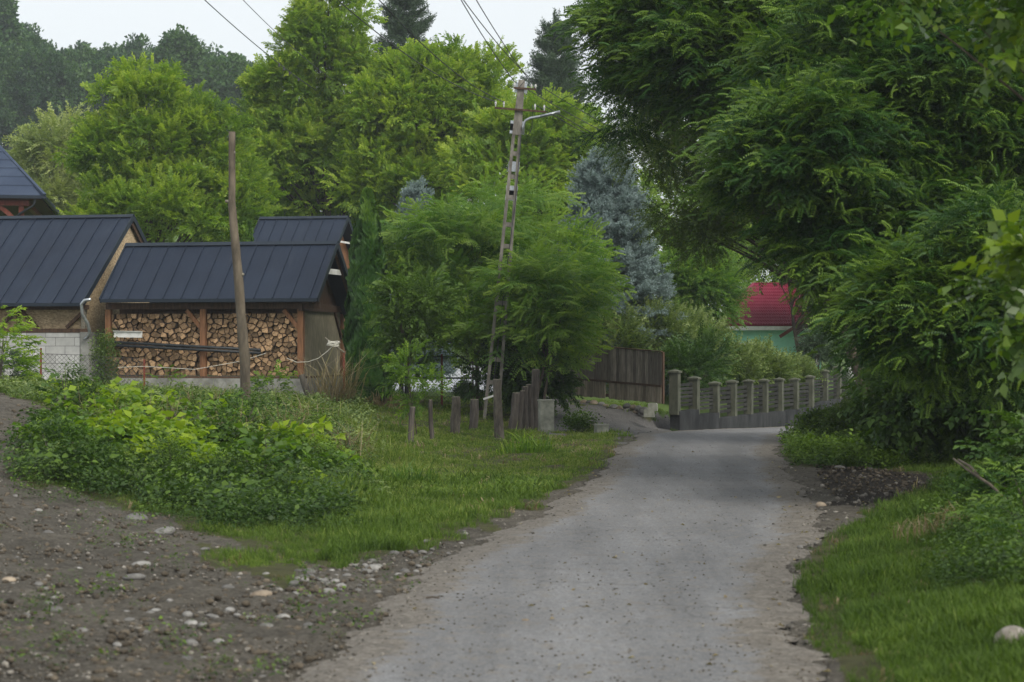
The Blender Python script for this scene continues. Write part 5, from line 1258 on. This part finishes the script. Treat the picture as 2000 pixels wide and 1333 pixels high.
# wooded hill: individual trees in rows, three models copied
pr = []
for k in range(4):
    e_ = []; rr = random.Random(200 + k); h = 15
    for j in range(7): e_.append((np.array([rr.uniform(-2.6, 2.6), rr.uniform(-2, 2), rr.uniform(5, 13)]), np.array([rr.uniform(2.4, 3.6), rr.uniform(2.4, 3.4), rr.uniform(2.2, 3.4)])))
    e_.append((np.array([0, 0, 3.5]), np.array([3.6, 3.4, 3.0])))
    pr.append(tree('forest_tree', 'x', 'tree', (0, 0, 0), e_, TC, L['forest'], 130, 7, .85, 1.1, 210 + k, .3, val=.38 + .10 * k, limbs=10, under=.4, droop=0))
hill = []
rr = random.Random(31)
top_x = [-150, 0, 100, 200, 330, 420, 470, 520, 560]; top_y = [90, 70, 95, 100, 95, 110, 135, 175, 300]
for Y, st in ((262, 34), (278, 33), (296, 31)):
    px = -60 + rr.uniform(0, 20)
    while px < 545:
        if Y == 262 and px > 440: break
        b = gp(px, Y); ty = np.interp(px, top_x, top_y) + (0 if Y < 270 else -14 if Y < 290 else -26) + rr.uniform(-14, 12)
        h = max(6, W(0, ty, Y).z - b.z); hill.append((px, Y, b, h)); px += st * rr.uniform(.8, 1.2)
for i, (px, Y, b, h) in enumerate(hill):
    wh = next(t for lim, t in ((70, 'above the porch roof'), (140, 'above the pale willow'), (220, 'left of the round walnut top'), (340, 'straight above the round walnut'), (430, 'right of the round walnut top'), (9999, 'beside the tallest tree')) if px < lim)
    s = h / 16.; src = pr[i % 4]; wd = rr.uniform(.62, .8)
    lb = {262: 'forest tree, hill wood front row', 278: 'forest tree, hill wood middle row', 296: 'forest tree on the hill wood skyline'}[Y] + ', ' + wh
    o = src if i < 4 else copy_tree(src, b, 0, (1, 1, 1), lb)
    o.location = b; o.rotation_euler = (0, 0, rr.uniform(0, 6.28)); o.scale = (s * wd * 1.15, s * wd * 1.15, s); o['label'] = lb; o['group'] = {262: 'front row trees of the hill wood', 278: 'middle row trees of the hill wood', 296: 'skyline trees of the hill wood'}[Y]
tree('tall_poplar', 'pale tall tree with thin top rising at the far upper left corner', 'tree', gb_(10, 270), [ell(8, 45, 16, 40, 270), ell(0, 110, 28, 40, 270)], TC, L['forest'], 60, 9, 1.0, 1.2, 90, .3, val=.6, limbs=8)
tree('grey_ash_tree', 'grey green ash tree on the slope with visible pale trunk', 'tree', gb_(430, 250), [ell(345, 130, 40, 55, 252), ell(440, 170, 40, 55, 250), ell(455, 230, 34, 40, 250), ell(400, 180, 34, 50, 252)], TC, L['forest'], 90, 9, .9, 1.1, 91, .35, 'bark_pale', val=.75, limbs=10)
# ================================================================ GROUND COVER
def sample(n, px0, px1, y0, y1, rs, pw=0):
    """random ground points, thinning out with distance"""
    Y = np.exp(rs.uniform(math.log(y0), math.log(y1), n)); px = rs.uniform(px0, px1, n); return (px - PX) / F * Y, Y
def lay(name, T, X, Y, scl, val, mat, rs, dz=0, tilt=.12, sz=None):
    P = np.c_[X, Y, H(X, Y) + dz]; n = len(X); a = rs.uniform(0, 6.283, n); x = np.c_[np.cos(a), np.sin(a), rs.randn(n) * tilt]
    R_ = basis(x, np.tile([0, 0, 1.], (n, 1)), rs * 1 if False else rs)
    v, q, at = scatter(T, P, R_, scl, val, rs); return quadmesh(name, v, q, mat, {'v': at})
rs = np.random.RandomState(11)
X, Y = sample(160000, -80, 2080, 11.5, 62, rs); d, px, py, Z = zones(X, Y)
ok = ~(d['dirt'] | d['mud'] | d['gravel'] | d['pave'] | d['road']) & ~((px > 170) & (px < 720) & (Y > 57.3)) & ~((px > 1290) & (px < 1560) & (Y > 56) & (px < 1300))
patch = .5 + .25 * np.sin(X * 1.3 + 2 * np.sin(Y * .7)) * np.sin(Y * 1.1 + X * .5) + .25 * np.sin(X * 3.7 + 1.5 * np.sin(Y * 2.9)) * np.sin(Y * 3.3 - X * 1.9)
tall = ((px < 700) & (Y > 38)) | ((px > 1500) & (Y < 30)) | ((px > 640) & (px < 1100) & (Y < 34))
ok &= rs.rand(len(X)) < np.where((px > 660) & (px < 1260) & (Y > 34), 1, .85)
i = np.where(ok)[0]; X, Y, px, patch, tall = X[i], Y[i], px[i], patch[i], tall[i]
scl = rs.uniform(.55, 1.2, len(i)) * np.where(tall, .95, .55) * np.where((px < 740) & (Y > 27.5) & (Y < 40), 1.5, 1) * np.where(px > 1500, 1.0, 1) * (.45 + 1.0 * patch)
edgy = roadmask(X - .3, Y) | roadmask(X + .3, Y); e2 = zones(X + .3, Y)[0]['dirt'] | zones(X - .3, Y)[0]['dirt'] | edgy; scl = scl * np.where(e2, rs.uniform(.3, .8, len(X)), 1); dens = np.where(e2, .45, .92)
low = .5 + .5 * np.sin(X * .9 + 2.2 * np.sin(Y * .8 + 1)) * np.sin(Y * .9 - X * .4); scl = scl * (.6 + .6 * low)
val = .36 - .35 * (patch - .5) + rs.randn(len(i)) * .12 + np.where((px > 660) & (px < 1260) & (Y > 34), .2, 0) - np.where(px > 1500, .13, 0) - np.where(Y < 26, .04, 0) + .16 * (low - .5)  # right verge blades coloured darker to offset the sun falling there
kp = rs.rand(len(X)) < dens; X, Y, px, scl, val = X[kp], Y[kp], px[kp], scl[kp], val[kp]
TGn = [t_grass(100 + k, 10, .20, .006, .05, .5) for k in range(8)]; TGf = [t_grass(200 + k, 11, .17, .013, .11, .7) for k in range(8)]
near = Y < 30
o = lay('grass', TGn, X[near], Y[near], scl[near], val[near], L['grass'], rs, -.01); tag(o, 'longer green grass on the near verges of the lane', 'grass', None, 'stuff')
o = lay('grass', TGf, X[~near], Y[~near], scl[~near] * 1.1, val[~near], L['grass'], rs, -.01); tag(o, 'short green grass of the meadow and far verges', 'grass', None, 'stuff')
# dry grass among it
X, Y = sample(16000, -60, 2060, 13, 60, rs); d, px, py, Z = zones(X, Y); ok = ~(d['dirt'] | d['mud'] | d['gravel'] | d['pave'] | d['road']) & ~((px > 170) & (px < 720) & (Y > 57.3))
w = np.where((px > 600) & (px < 1260) & (Y > 40), .12, np.where((px > 1700) & (Y < 32), .10, .05)); ok &= rs.rand(len(X)) < w; X, Y = X[ok], Y[ok]
o = lay('dry_grass', TGf, X, Y, rs.uniform(.4, 1.0, len(X)) * np.where(Y < 26, .5, .9), .45 - .25 * (Y < 26) + rs.randn(len(X)) * .15, L['dry'], rs); tag(o, 'dry straw coloured blades in the verges', 'grass', None, 'stuff')
# low leafy weeds
def weeds(n, cond, T, mat, s0, s1, v, name, label, lo=11.5, hi=60, tilt=.3, seed=1, dz=0, p0=-80, p1=2080):
    r = np.random.RandomState(seed); X, Y = sample(n, p0, p1, lo, hi, r); d, px, py, Z = zones(X, Y); bad = d['road'] | d['pave'] | d['gravel']
    ok = cond(px, py, Y, d, X) & ~bad; X, Y = X[ok], Y[ok]; cl = .5 + .5 * np.sin(X * 1.9 + 1.5 * np.sin(Y * 1.3)) * np.sin(Y * 1.5 + X * .7)
    f2 = .5 + .5 * np.sin(X * 4.3 + 2 * np.sin(Y * 3.1)) * np.sin(Y * 3.7 + X * 1.9); keep = r.rand(len(X)) < (.02 + .30 * cl + .30 * f2 if name == 'bramble_cover' else .12 + .5 * cl + .38 * f2); X, Y, cl, f2 = X[keep], Y[keep], cl[keep], f2[keep]
    o = lay(name, T, X, Y, r.uniform(s0, s1, len(X)) * (.55 + .75 * f2), v + r.randn(len(X)) * .12 + .15 * (cl - .5) + .2 * (f2 - .5), mat, r, dz, tilt); return tag(o, label, 'weeds', None, 'stuff')
TSs = [t_small(30 + i, 26, .22, .28, .042) for i in range(6)]
bank = [(20, 880), (120, 800), (250, 795), (420, 800), (580, 800), (660, 830), (680, 900), (715, 960), (700, 1010), (620, 1038), (520, 1045), (400, 1015), (250, 975), (120, 955), (20, 940)]
weeds(27000, lambda px, py, Y, d, X: inpoly(px, py, bank), TSm[:3] + TSs[:3] + TSs[:2], L['bramble'], .6, 1.5, .36, 'bramble_cover', 'bramble and nettle leaves covering the bank', 24, 46, .4, 2, p0=-20, p1=800)
bank2 = [(0, 900), (60, 870), (130, 790), (620, 790), (710, 860), (745, 950), (740, 1020), (640, 1070), (520, 1075), (400, 1045), (250, 1000), (60, 985)]
weeds(5000, lambda px, py, Y, d, X: inpoly(px, py, bank2), TSs, L['bramble'], .4, .9, .42, 'straggling_cover', 'straggling weeds thinning out round the bank', 24, 46, .4, 12, p0=-40, p1=850)
weeds(9000, lambda px, py, Y, d, X: (px < 720) & (Y > 37) & (Y < 57) & ~inpoly(px, py, MOUND), TSm, L['shrub'], .5, 1.1, .42, 'weed_cover', 'tall mixed weeds before the sheds', 36, 57.5, .3, 3, p1=760)
weeds(7000, lambda px, py, Y, d, X: (px > 1850 + 20 * np.sin(Y)) & (Y < 31) & (py < 1170) & ~d['dirt'] & ~d['mud'], TSs, L['bramble'], .5, 1.2, .4, 'verge_cover', 'brambles and small leaved weeds on the right verge', 12.5, 31, .4, 4, p0=1700, p1=2150)
weeds(6000, lambda px, py, Y, d, X: (px > 1540) & (Y > 36) & ~d['dirt'], TSm, L['bramble'], .6, 1.2, .6, 'clover_cover', 'low clover like leaves on the far right verge', 34, 50, .3, 5, p0=1500, p1=2100)
weeds(450, lambda px, py, Y, d, X: (px < 900) & d['dirt'], TSm, L['bramble'], .25, .6, .5, 'seedling_cover', 'scattered seedlings on the bare dirt', 13.5, 30, .3, 6, p0=-50, p1=900)

def blades(name, label, px, Y, n, h, w, rad, seed, val=.55, mat='weed', cat='grass clump'):
    r = np.random.RandomState(seed); T = [t_grass(500 + seed + k, 7, h, w, rad * .4, 1.1) for k in range(4)]; b = gp(px, Y); a = r.uniform(0, 6.283, n); q = rad * np.sqrt(r.rand(n))
    P = np.c_[q * np.cos(a), q * np.sin(a) * .7, np.zeros(n)]; v, qq, at = scatter(T, P, basis(np.c_[np.cos(a), np.sin(a), -.2 * np.ones(n)], np.tile([0, 0, 1.], (n, 1)), r), r.uniform(.7, 1.2, n), val + r.randn(n) * .1, r)
    o = quadmesh(name, v, qq, L[mat], {'v': at}); o.location = b; return tag(o, label, cat)
# single weeds of the bank: leafy plants one can tell apart
def plant(name, label, px, Y, T, mat, n, rad, h, scl, val, seed, cat='plant', group=None, up=.8, dz=0):
    r = np.random.RandomState(seed); b = gp(px, Y, dz); root = empty(name, b, 0, label, cat, group)
    a = r.uniform(0, 6.283, n); q = rad * np.sqrt(r.rand(n)); z = h * r.rand(n) * (1 - .4 * (q / rad) ** 2)
    P = np.c_[q * np.cos(a), q * np.sin(a), z]; D = np.c_[np.cos(a), np.sin(a), r.uniform(-.1, up, n)] + r.randn(n, 3) * .2
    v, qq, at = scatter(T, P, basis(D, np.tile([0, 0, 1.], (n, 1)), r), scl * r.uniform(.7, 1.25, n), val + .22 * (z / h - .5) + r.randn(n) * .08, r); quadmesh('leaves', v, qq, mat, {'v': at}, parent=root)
    mb = MB()
    for k in range(6): e = P[r.randint(n)]; mb.tube([(0, 0, -.05), (e[0] * .4, e[1] * .4, e[2] * .6), tuple(e)], [.012, .009, .004], 5, caps=False)
    mb.build('stems', M['bark_grey'], root); return root
TWb = [t_broad(80 + k, 7, .38, .19, .72, .2) for k in range(5)]
spots = [(300, 31.5, .75, .75, 'brightest large leaved bush at the centre of the weedy bank'), (235, 33, .55, .5, 'large leaved bush left of the brightest one on the bank'), (355, 30, .5, .5, 'big leaved plant right of the brightest bush low on the bank'), (560, 34, .6, .55, 'large leaved bush at the right shoulder of the bank'), (500, 33, .5, .4, 'broad leaved plant on the bank below the bare trunk'), (620, 32, .45, .4, 'small broad leaved plant near the right foot of the bank'), (250, 36.5, .5, .6, 'tall leafy stem standing above the bank top on the left'), (170, 38, .5, .45, 'yellow tipped broad leaved plant beside the dirt mound'), (400, 36.5, .5, .5, 'broad leaved plant at the bank top before the firewood'), (120, 31, .4, .3, 'dark low plant at the left foot of the bank'), (440, 31, .5, .35, 'dark broad leaved plant at the foot of the bank')]
for k, (px_, Y_, rad, h, lb) in enumerate(spots):
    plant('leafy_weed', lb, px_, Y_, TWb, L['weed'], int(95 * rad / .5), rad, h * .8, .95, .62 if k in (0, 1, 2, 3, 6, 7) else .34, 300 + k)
plant('tall_weed', 'tall slender grey green weed clump before the concrete corner of the sheds', 205, 55, TSm, L['shrub'], 200, .38, 1.75, .8, .42, 330, up=2)
plant('tall_weed', 'bright leafy bush growing against the right firewood bay', 535, 55.5, TB, L['weed'], 70, .42, .95, .6, .4, 331)
plant('tall_weed', 'short bright weed before the middle post of the woodshed', 330, 56.5, TB, L['weed'], 30, .3, .8, .5, .4, 332)
plant('left_edge_bush', 'green bush at the left picture edge before the taller shed', 0, 52, TB, L['walnut'], 210, .75, 2.2, .75, .45, 333, 'bush')
plant('left_edge_bush', 'dark low shrub against the block wall at the left edge', 10, 55, TB, L['deep'], 120, .6, 1.2, .75, .35, 334, 'bush')
plant('drive_weed', 'bushy weed beside the square concrete post on the gravel', 1130, 50.5, TSm, L['bramble'], 90, .42, .42, .9, .55, 335)
plant('verge_plant', 'yellow tipped locust shoot at the lower right edge', 2010, 21, TL, L['locust'], 22, .45, .95, .5, .6, 336)
plant('verge_plant', 'leafy young shoot above the boulder at the right edge', 2020, 18.5, TL, L['locust'], 14, .3, .5, .5, .5, 337)
plant('verge_plant', 'shaded leafy bush at the right edge beside the broken branch', 2040, 24, TB, L['deep'], 130, .65, 1.2, .7, .45, 338)
rq = random.Random(17)
KINDS = [('dark nettle like plant', TSm, 'deep', 60, .8, .5), ('fresh green bramble', TSs, 'bramble', 80, .95, .62), ('pale leaved young shrub', TBs, 'shrub', 16, .5, .45), ('bright broad leaved seedling', TWb, 'weed', 22, .75, .5), ('dark broad leaved plant', TWb, 'deep', 24, .75, .6)]
k_ = 0
for ix in range(9):
    for iy, Yb in enumerate((28.6, 30.4, 32.4, 34.6, 37)):
        pxx = 95 + ix * 72 + rq.uniform(-28, 28) + iy * 6; Yy = Yb + rq.uniform(-.7, .7); p_ = gp(pxx, Yy); pyy = PY + (CH - p_.z) * F / Yy
        if not inpoly(np.array([pxx]), np.array([pyy]), bank)[0]: continue
        nm, T_, mt_, nn_, sc_, vv_ = KINDS[rq.randrange(5)]; rad_ = rq.uniform(.25, .5); hh_ = rq.uniform(.3, 1.0) * (1 if iy > 1 else .7)
        ww = ('lowest on the bank', 'low on the bank', 'halfway up the bank', 'high on the bank', 'on the bank crest')[iy]; hh = ('beside the dirt mound', 'below the block wall', 'below the downpipe', 'below the left firewood bay', 'below the middle shed post', 'below the bare trunk', 'below the right firewood bay', 'below the birch post', 'below the thuja')[ix]
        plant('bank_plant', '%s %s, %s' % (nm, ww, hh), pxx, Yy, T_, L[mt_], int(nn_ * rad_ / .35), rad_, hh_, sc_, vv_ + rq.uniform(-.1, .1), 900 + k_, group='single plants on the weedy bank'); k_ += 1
for ix in range(7):
    pxx = 1880 + rq.uniform(-40, 110); Yy = rq.uniform(15, 27); nm, T_, mt_, nn_, sc_, vv_ = KINDS[(0, 1, 3)[ix % 3]]; rad_ = rq.uniform(.2, .35); hh_ = rq.uniform(.2, .45)
    if pxx < 1880 or Yy < 17.5: continue
    plant('verge_weed', '%s in the right verge, %s the boulder, %s' % (nm, 'just behind' if Yy < 20 else 'far beyond', ('small', 'spreading', 'upright')[ix // 3]), pxx, Yy, T_, L[mt_], int(nn_ * rad_ / .35), rad_, hh_, sc_ * .8, vv_ - .1, 960 + ix, group='single weeds of the right verge')
# tall flowering stems and grasses above the bank
for ix, (pxx, Yy) in enumerate(((150, 46), (330, 47), (430, 45), (560, 47), (620, 44), (690, 42), (250, 50), (740, 37))):
    blades('tall_grass_clump', 'tall thin grass clump on the bank top, %s' % ('below the downpipe', 'below the left firewood bay', 'left of the bare trunk', 'below the right firewood bay', 'before the birch post', 'at the thuja foot', 'before the middle bay', 'at the edge of the mown meadow')[ix], pxx, Yy, 22, .62, .007, .5, 20 + ix, .6, 'grass')
for ix, (pxx, Yy, q) in enumerate(((180, 33, 'below the block wall'), (330, 34.5, 'beside the brightest bush'), (450, 33, 'below the bare trunk'), (530, 36, 'at the right bank crest'), (640, 33.5, 'at the right bank foot'), (400, 38, 'on the crest before the logs'), (690, 36, 'where bank meets meadow'), (600, 40, 'before the leaning birch post'))):
    blades('dry_stalk_clump', 'dry straw stalks among the bank weeds, ' + q, pxx, Yy, 14, .8, .005, .35, 40 + ix, .35, 'dry')
# long bladed clumps
blades('long_grass_clump', 'clump of long arching bright blades in the meadow before the concrete post', 1025, 42, 34, .42, .012, .5, 1)
blades('long_grass_clump', 'dark sedge clump in the hollow at the right foot of the bank', 800, 33, 22, .4, .009, .35, 2, .3)
blades('long_grass_clump', 'small sedge tuft beside the bank foot', 700, 31, 14, .35, .008, .3, 3, .35)
blades('dry_grass_clump', 'tall dry seed grasses before the chipboard wall', 645, 54.5, 30, 1.5, .010, .45, 4, .55, 'dry')
blades('dry_grass_clump', 'low pale dry grass beneath the columnar thuja', 735, 56, 50, .5, .012, .6, 5, .45, 'dry')
blades('dry_grass_clump', 'brownish dry grass on the right verge slope', 1850, 22, 40, .3, .006, .45, 6, .3, 'dry')

# stones and pebbles
rng = random.Random(55); k = 0
named = [(275, 1104, 22, 8, 'white oval stone in the middle of the dirt verge'), (262, 1128, 26, 11, 'mossy flat stone under the white oval one'), (75, 1142, 11, 7, 'round white stone at the left of the dirt'), (106, 1190, 17, 6, 'cream flat stone low at the left of the dirt'), (446, 1148, 16, 11, 'grey upright stone right of the weeds on the dirt'), (510, 1160, 25, 11, 'brownish half buried stone by the road side of the dirt'), (17, 1131, 17, 7, 'tan flat stone at the left picture edge'), (520, 1122, 9, 6, 'small white pebble in the grass tongue'), (400, 1072, 13, 5, 'pale flat stone in the upper middle of the dirt'), (730, 1110, 18, 10, 'dark angular stone at the tip of the grass by the road'), (634, 1134, 10, 7, 'pale stone in the pebble line beside the road'), (366, 1200, 12, 10, 'rounded grey stone low in the dirt'), (373, 1217, 16, 6, 'flat light stone below the rounded grey one'), (252, 1210, 14, 6, 'flat white stone low centre left of the dirt'), (161, 1230, 14, 5, 'faint pale stone near the bottom left'), (833, 1058, 9, 6, 'small grey stone at the grass edge of the road'), (1026, 1213, 10, 7, 'small brown stone lying alone on the asphalt'), (1604, 986, 12, 8, 'rust brown stone on the gravel at the right of the lane'), (1640, 913, 14, 6, 'pale flat stone in the right mud patch edge'), (1974, 1256, 42, 28, 'big round boulder at the lower right edge'), (1652, 1318, 12, 6, 'whitish stone at the bottom right of the lane'), (320, 1040, 30, 6, 'long pale stone at the upper edge of the dirt'), (1562, 1068, 8, 6, 'dark pebble at the right asphalt edge'), (265, 1012, 28, 6, 'flat stone under the bank weeds')]
for px_, py_, rx, ry, lb in named:
    p = hit(px_, py_ + ry * .4); s = p.y / F; m_ = 'stone_brown' if any(w in lb for w in ('brown', 'tan', 'rust')) else 'boulder' if 'boulder' in lb else 'stone'
    stone_obj(p + Vector((0, 0, ry * s * (.7 if rx == 42 else .15))), rx * s * .9, rx * s * .75, max(ry * s * .8, rx * s * .35), lb, None, m_, 600 + k, 'stone', 3, .05); k += 1
rsn = np.random.RandomState(66); X, Y = sample(2600, -60, 950, 13.4, 31, rsn); d, px, py, Z = zones(X, Y); ok = d['dirt'] & ~d['road'] & (py < 1345); X, Y, px, py = X[ok], Y[ok], px[ok], py[ok]
edge_w = np.clip(1 - np.abs(py - (1130 - (px - 640) * .35)) / 60, 0, 1) * (px > 420)
take = np.where(rsn.rand(len(X)) < .05 + .5 * edge_w)[0][:120]
for j in take:
    r = float(rsn.gamma(2.2, .009)) + .014; g = edge_w[j] > .3
    stone_obj(Vector((X[j], Y[j], Hf(X[j], Y[j]) + r * .02)), r * 1.25, r, r * .62, 'small river pebble in the line along the road edge' if g else 'small river pebble lying on the bare dirt', 'pebbles along the road edge' if g else 'pebbles on the bare dirt', 'stone', 700 + int(j), 'pebble', 2, .06)
def bits(name, n, cond, smin, smax, mat, seed, label, lo, hi, p0, p1, flat=.6, sub=1, road=False, base=3):
    r = np.random.RandomState(seed); X, Y = sample(n, p0, p1, lo, hi, r); d, px, py, Z = zones(X, Y); ok = cond(px, py, Y, d, X); X, Y = X[ok], Y[ok]
    V = []; Q = []; A = []; rr = random.Random(seed); T = []
    for k in range(8):
        m = rock_mb(rr, 1, .8, flat, sub, .10); T.append((np.array(m.v), np.array(m.f), 0))
    off = 0
    for x, y in zip(X, Y):
        tv, tf, _ = T[r.randint(8)]; s = smin + (smax - smin) * r.rand() ** base; a = r.uniform(0, 6.28); c, s_ = math.cos(a), math.sin(a)
        v = tv * s; v = np.c_[v[:, 0] * c - v[:, 1] * s_ + x, v[:, 0] * s_ + v[:, 1] * c + y, v[:, 2] + float(H(x, y)) + s * .15 + (.012 if road else 0)]
        V.append(v); Q.append(tf + off); A.append(np.full(len(tf), r.rand())); off += len(tv)
    o = quadmesh(name, np.concatenate(V), np.concatenate(Q), M[mat], {'v': np.concatenate(A)}, smooth=True); return tag(o, label, 'gravel', None, 'stuff')
bits('gravel', 3200, lambda px, py, Y, d, X: d['dirt'] & ~d['road'] & (px < 1250), .006, .036, 'pebble', 5, 'fine loose gravel on the dirt left of the lane', 13.3, 32, -60, 1250)
bits('earth_clods', 6000, lambda px, py, Y, d, X: d['dirt'] & ~d['road'] & (px < 1000) & (px > -80), .010, .055, 'clod', 6, 'brown crumbly clods of earth on the bare dirt', 13.3, 40, -80, 900)
bits('gravel', 5000, lambda px, py, Y, d, X: (d['gravel'] | (d['dirt'] & (px > 1400))) & ~d['road'], .01, .05, 'pebble', 7, 'grey gravel of the drive and the right shoulder', 14, 62, 1050, 1900)
bits('road_gravel', 4200, lambda px, py, Y, d, X: d['road'] & (zones(X + .55, Y)[0]['dirt'] & ~roadmask(X + .55, Y) | zones(X - .55, Y)[0]['dirt'] & ~roadmask(X - .55, Y)), .006, .028, 'pebble', 15, 'loose gravel strewn over the asphalt edges', 13.3, 48, 400, 1700, road=True)
bits('fine_grit', 15000, lambda px, py, Y, d, X: d['dirt'] & ~d['road'], .004, .016, 'pebble', 25, 'fine grit over the bare dirt', 11.5, 30, -80, 1800)
bits('road_grit', 6500, lambda px, py, Y, d, X: d['road'], .003, .015, 'clod', 8, 'loose dark grit scattered on the asphalt', 13.3, 45, 560, 1660, road=True)
bits('mud_clods', 1300, lambda px, py, Y, d, X: d['mud'], .012, .055, 'clod', 9, 'wet dark clods in the mud patch', 30, 42, 1560, 1850)
# leaves on the road and its edge
r = np.random.RandomState(91); X, Y = sample(900, 600, 1800, 13.5, 46, r); d, px, py, Z = zones(X, Y); ok = (d['road'] & (r.rand(len(X)) < .12)) | (d['dirt'] & (px > 1100) & (r.rand(len(X)) < .8)); X, Y = X[ok], Y[ok]
T = [pack([leafq((0, 0, .012), (1, 0, .1), (0, .2, 1), .06, .035, .2, .2)])]
o = lay('fallen_leaves', T, X, Y, r.uniform(.6, 1.3, len(X)), r.uniform(.1, .7, len(X)), L['dry'], r, .012); tag(o, 'brown fallen leaves along the lane edge', 'leaves', None, 'stuff')

# broken branch, twigs
a_ = W(1862, 896, 24.5); b__ = W(1935, 948, 23.5); c__ = W(2000, 1010, 23)
mb = MB(); mb.tube([a_ - a_, W(1890, 918, 24.1) - a_, b__ - a_, c__ - a_], [.012, .018, .02, .022], 8, jit=.1, rng=random.Random(1)); mb.tube([W(1872, 898, 24.4) - a_, W(1895, 912, 24.1) - a_, W(1915, 935, 23.8) - a_], [.012, .02, .02], 6)
o = mb.build('broken_branch', M['bark_pale'], None, True); o.location = a_; tag(o, 'broken bare branch sticking out of the weeds at the right', 'branch')
tw = hit(845, 1175); mb = MB(); mb.tube([(-.06, 0, .015), (0, .01, .022), (.06, 0, .015)], .008, 6); o = mb.build('twig', M['bark']); o.location = tw + Vector((0, 0, .01)); tag(o, 'short dark twig lying on the asphalt near the left edge', 'twig')
q = W(-30, 832, 37); mb = MB(); mb.tube([q - q, W(40, 825, 37) - q, W(85, 822, 36.8) - q, W(105, 828, 36.6) - q], .012, 6); o = mb.build('black_hose', M['wire']); o.location = q; tag(o, 'black hose lying across the dirt mound', 'hose')
# ---------------------------------------------------------------- air
mb = MB(); mb.box((0, 560, 50), (1500, 1180, 140)); hz = mb.build('haze', [])
m = bpy.data.materials.new('haze'); m.use_nodes = True; n = m.node_tree.nodes; l = m.node_tree.links; n.clear()
pv = n.new('ShaderNodeVolumePrincipled'); pv.inputs['Color'].default_value = (.86, .92, 1, 1); pv.inputs['Density'].default_value = .00036; pv.inputs['Anisotropy'].default_value = .2
ou = n.new('ShaderNodeOutputMaterial'); l.new(pv.outputs[0], ou.inputs['Volume']); hz.data.materials.clear(); hz.data.materials.append(m); hz['kind'] = 'stuff'; hz['label'] = 'thin bluish air haze over the whole valley'
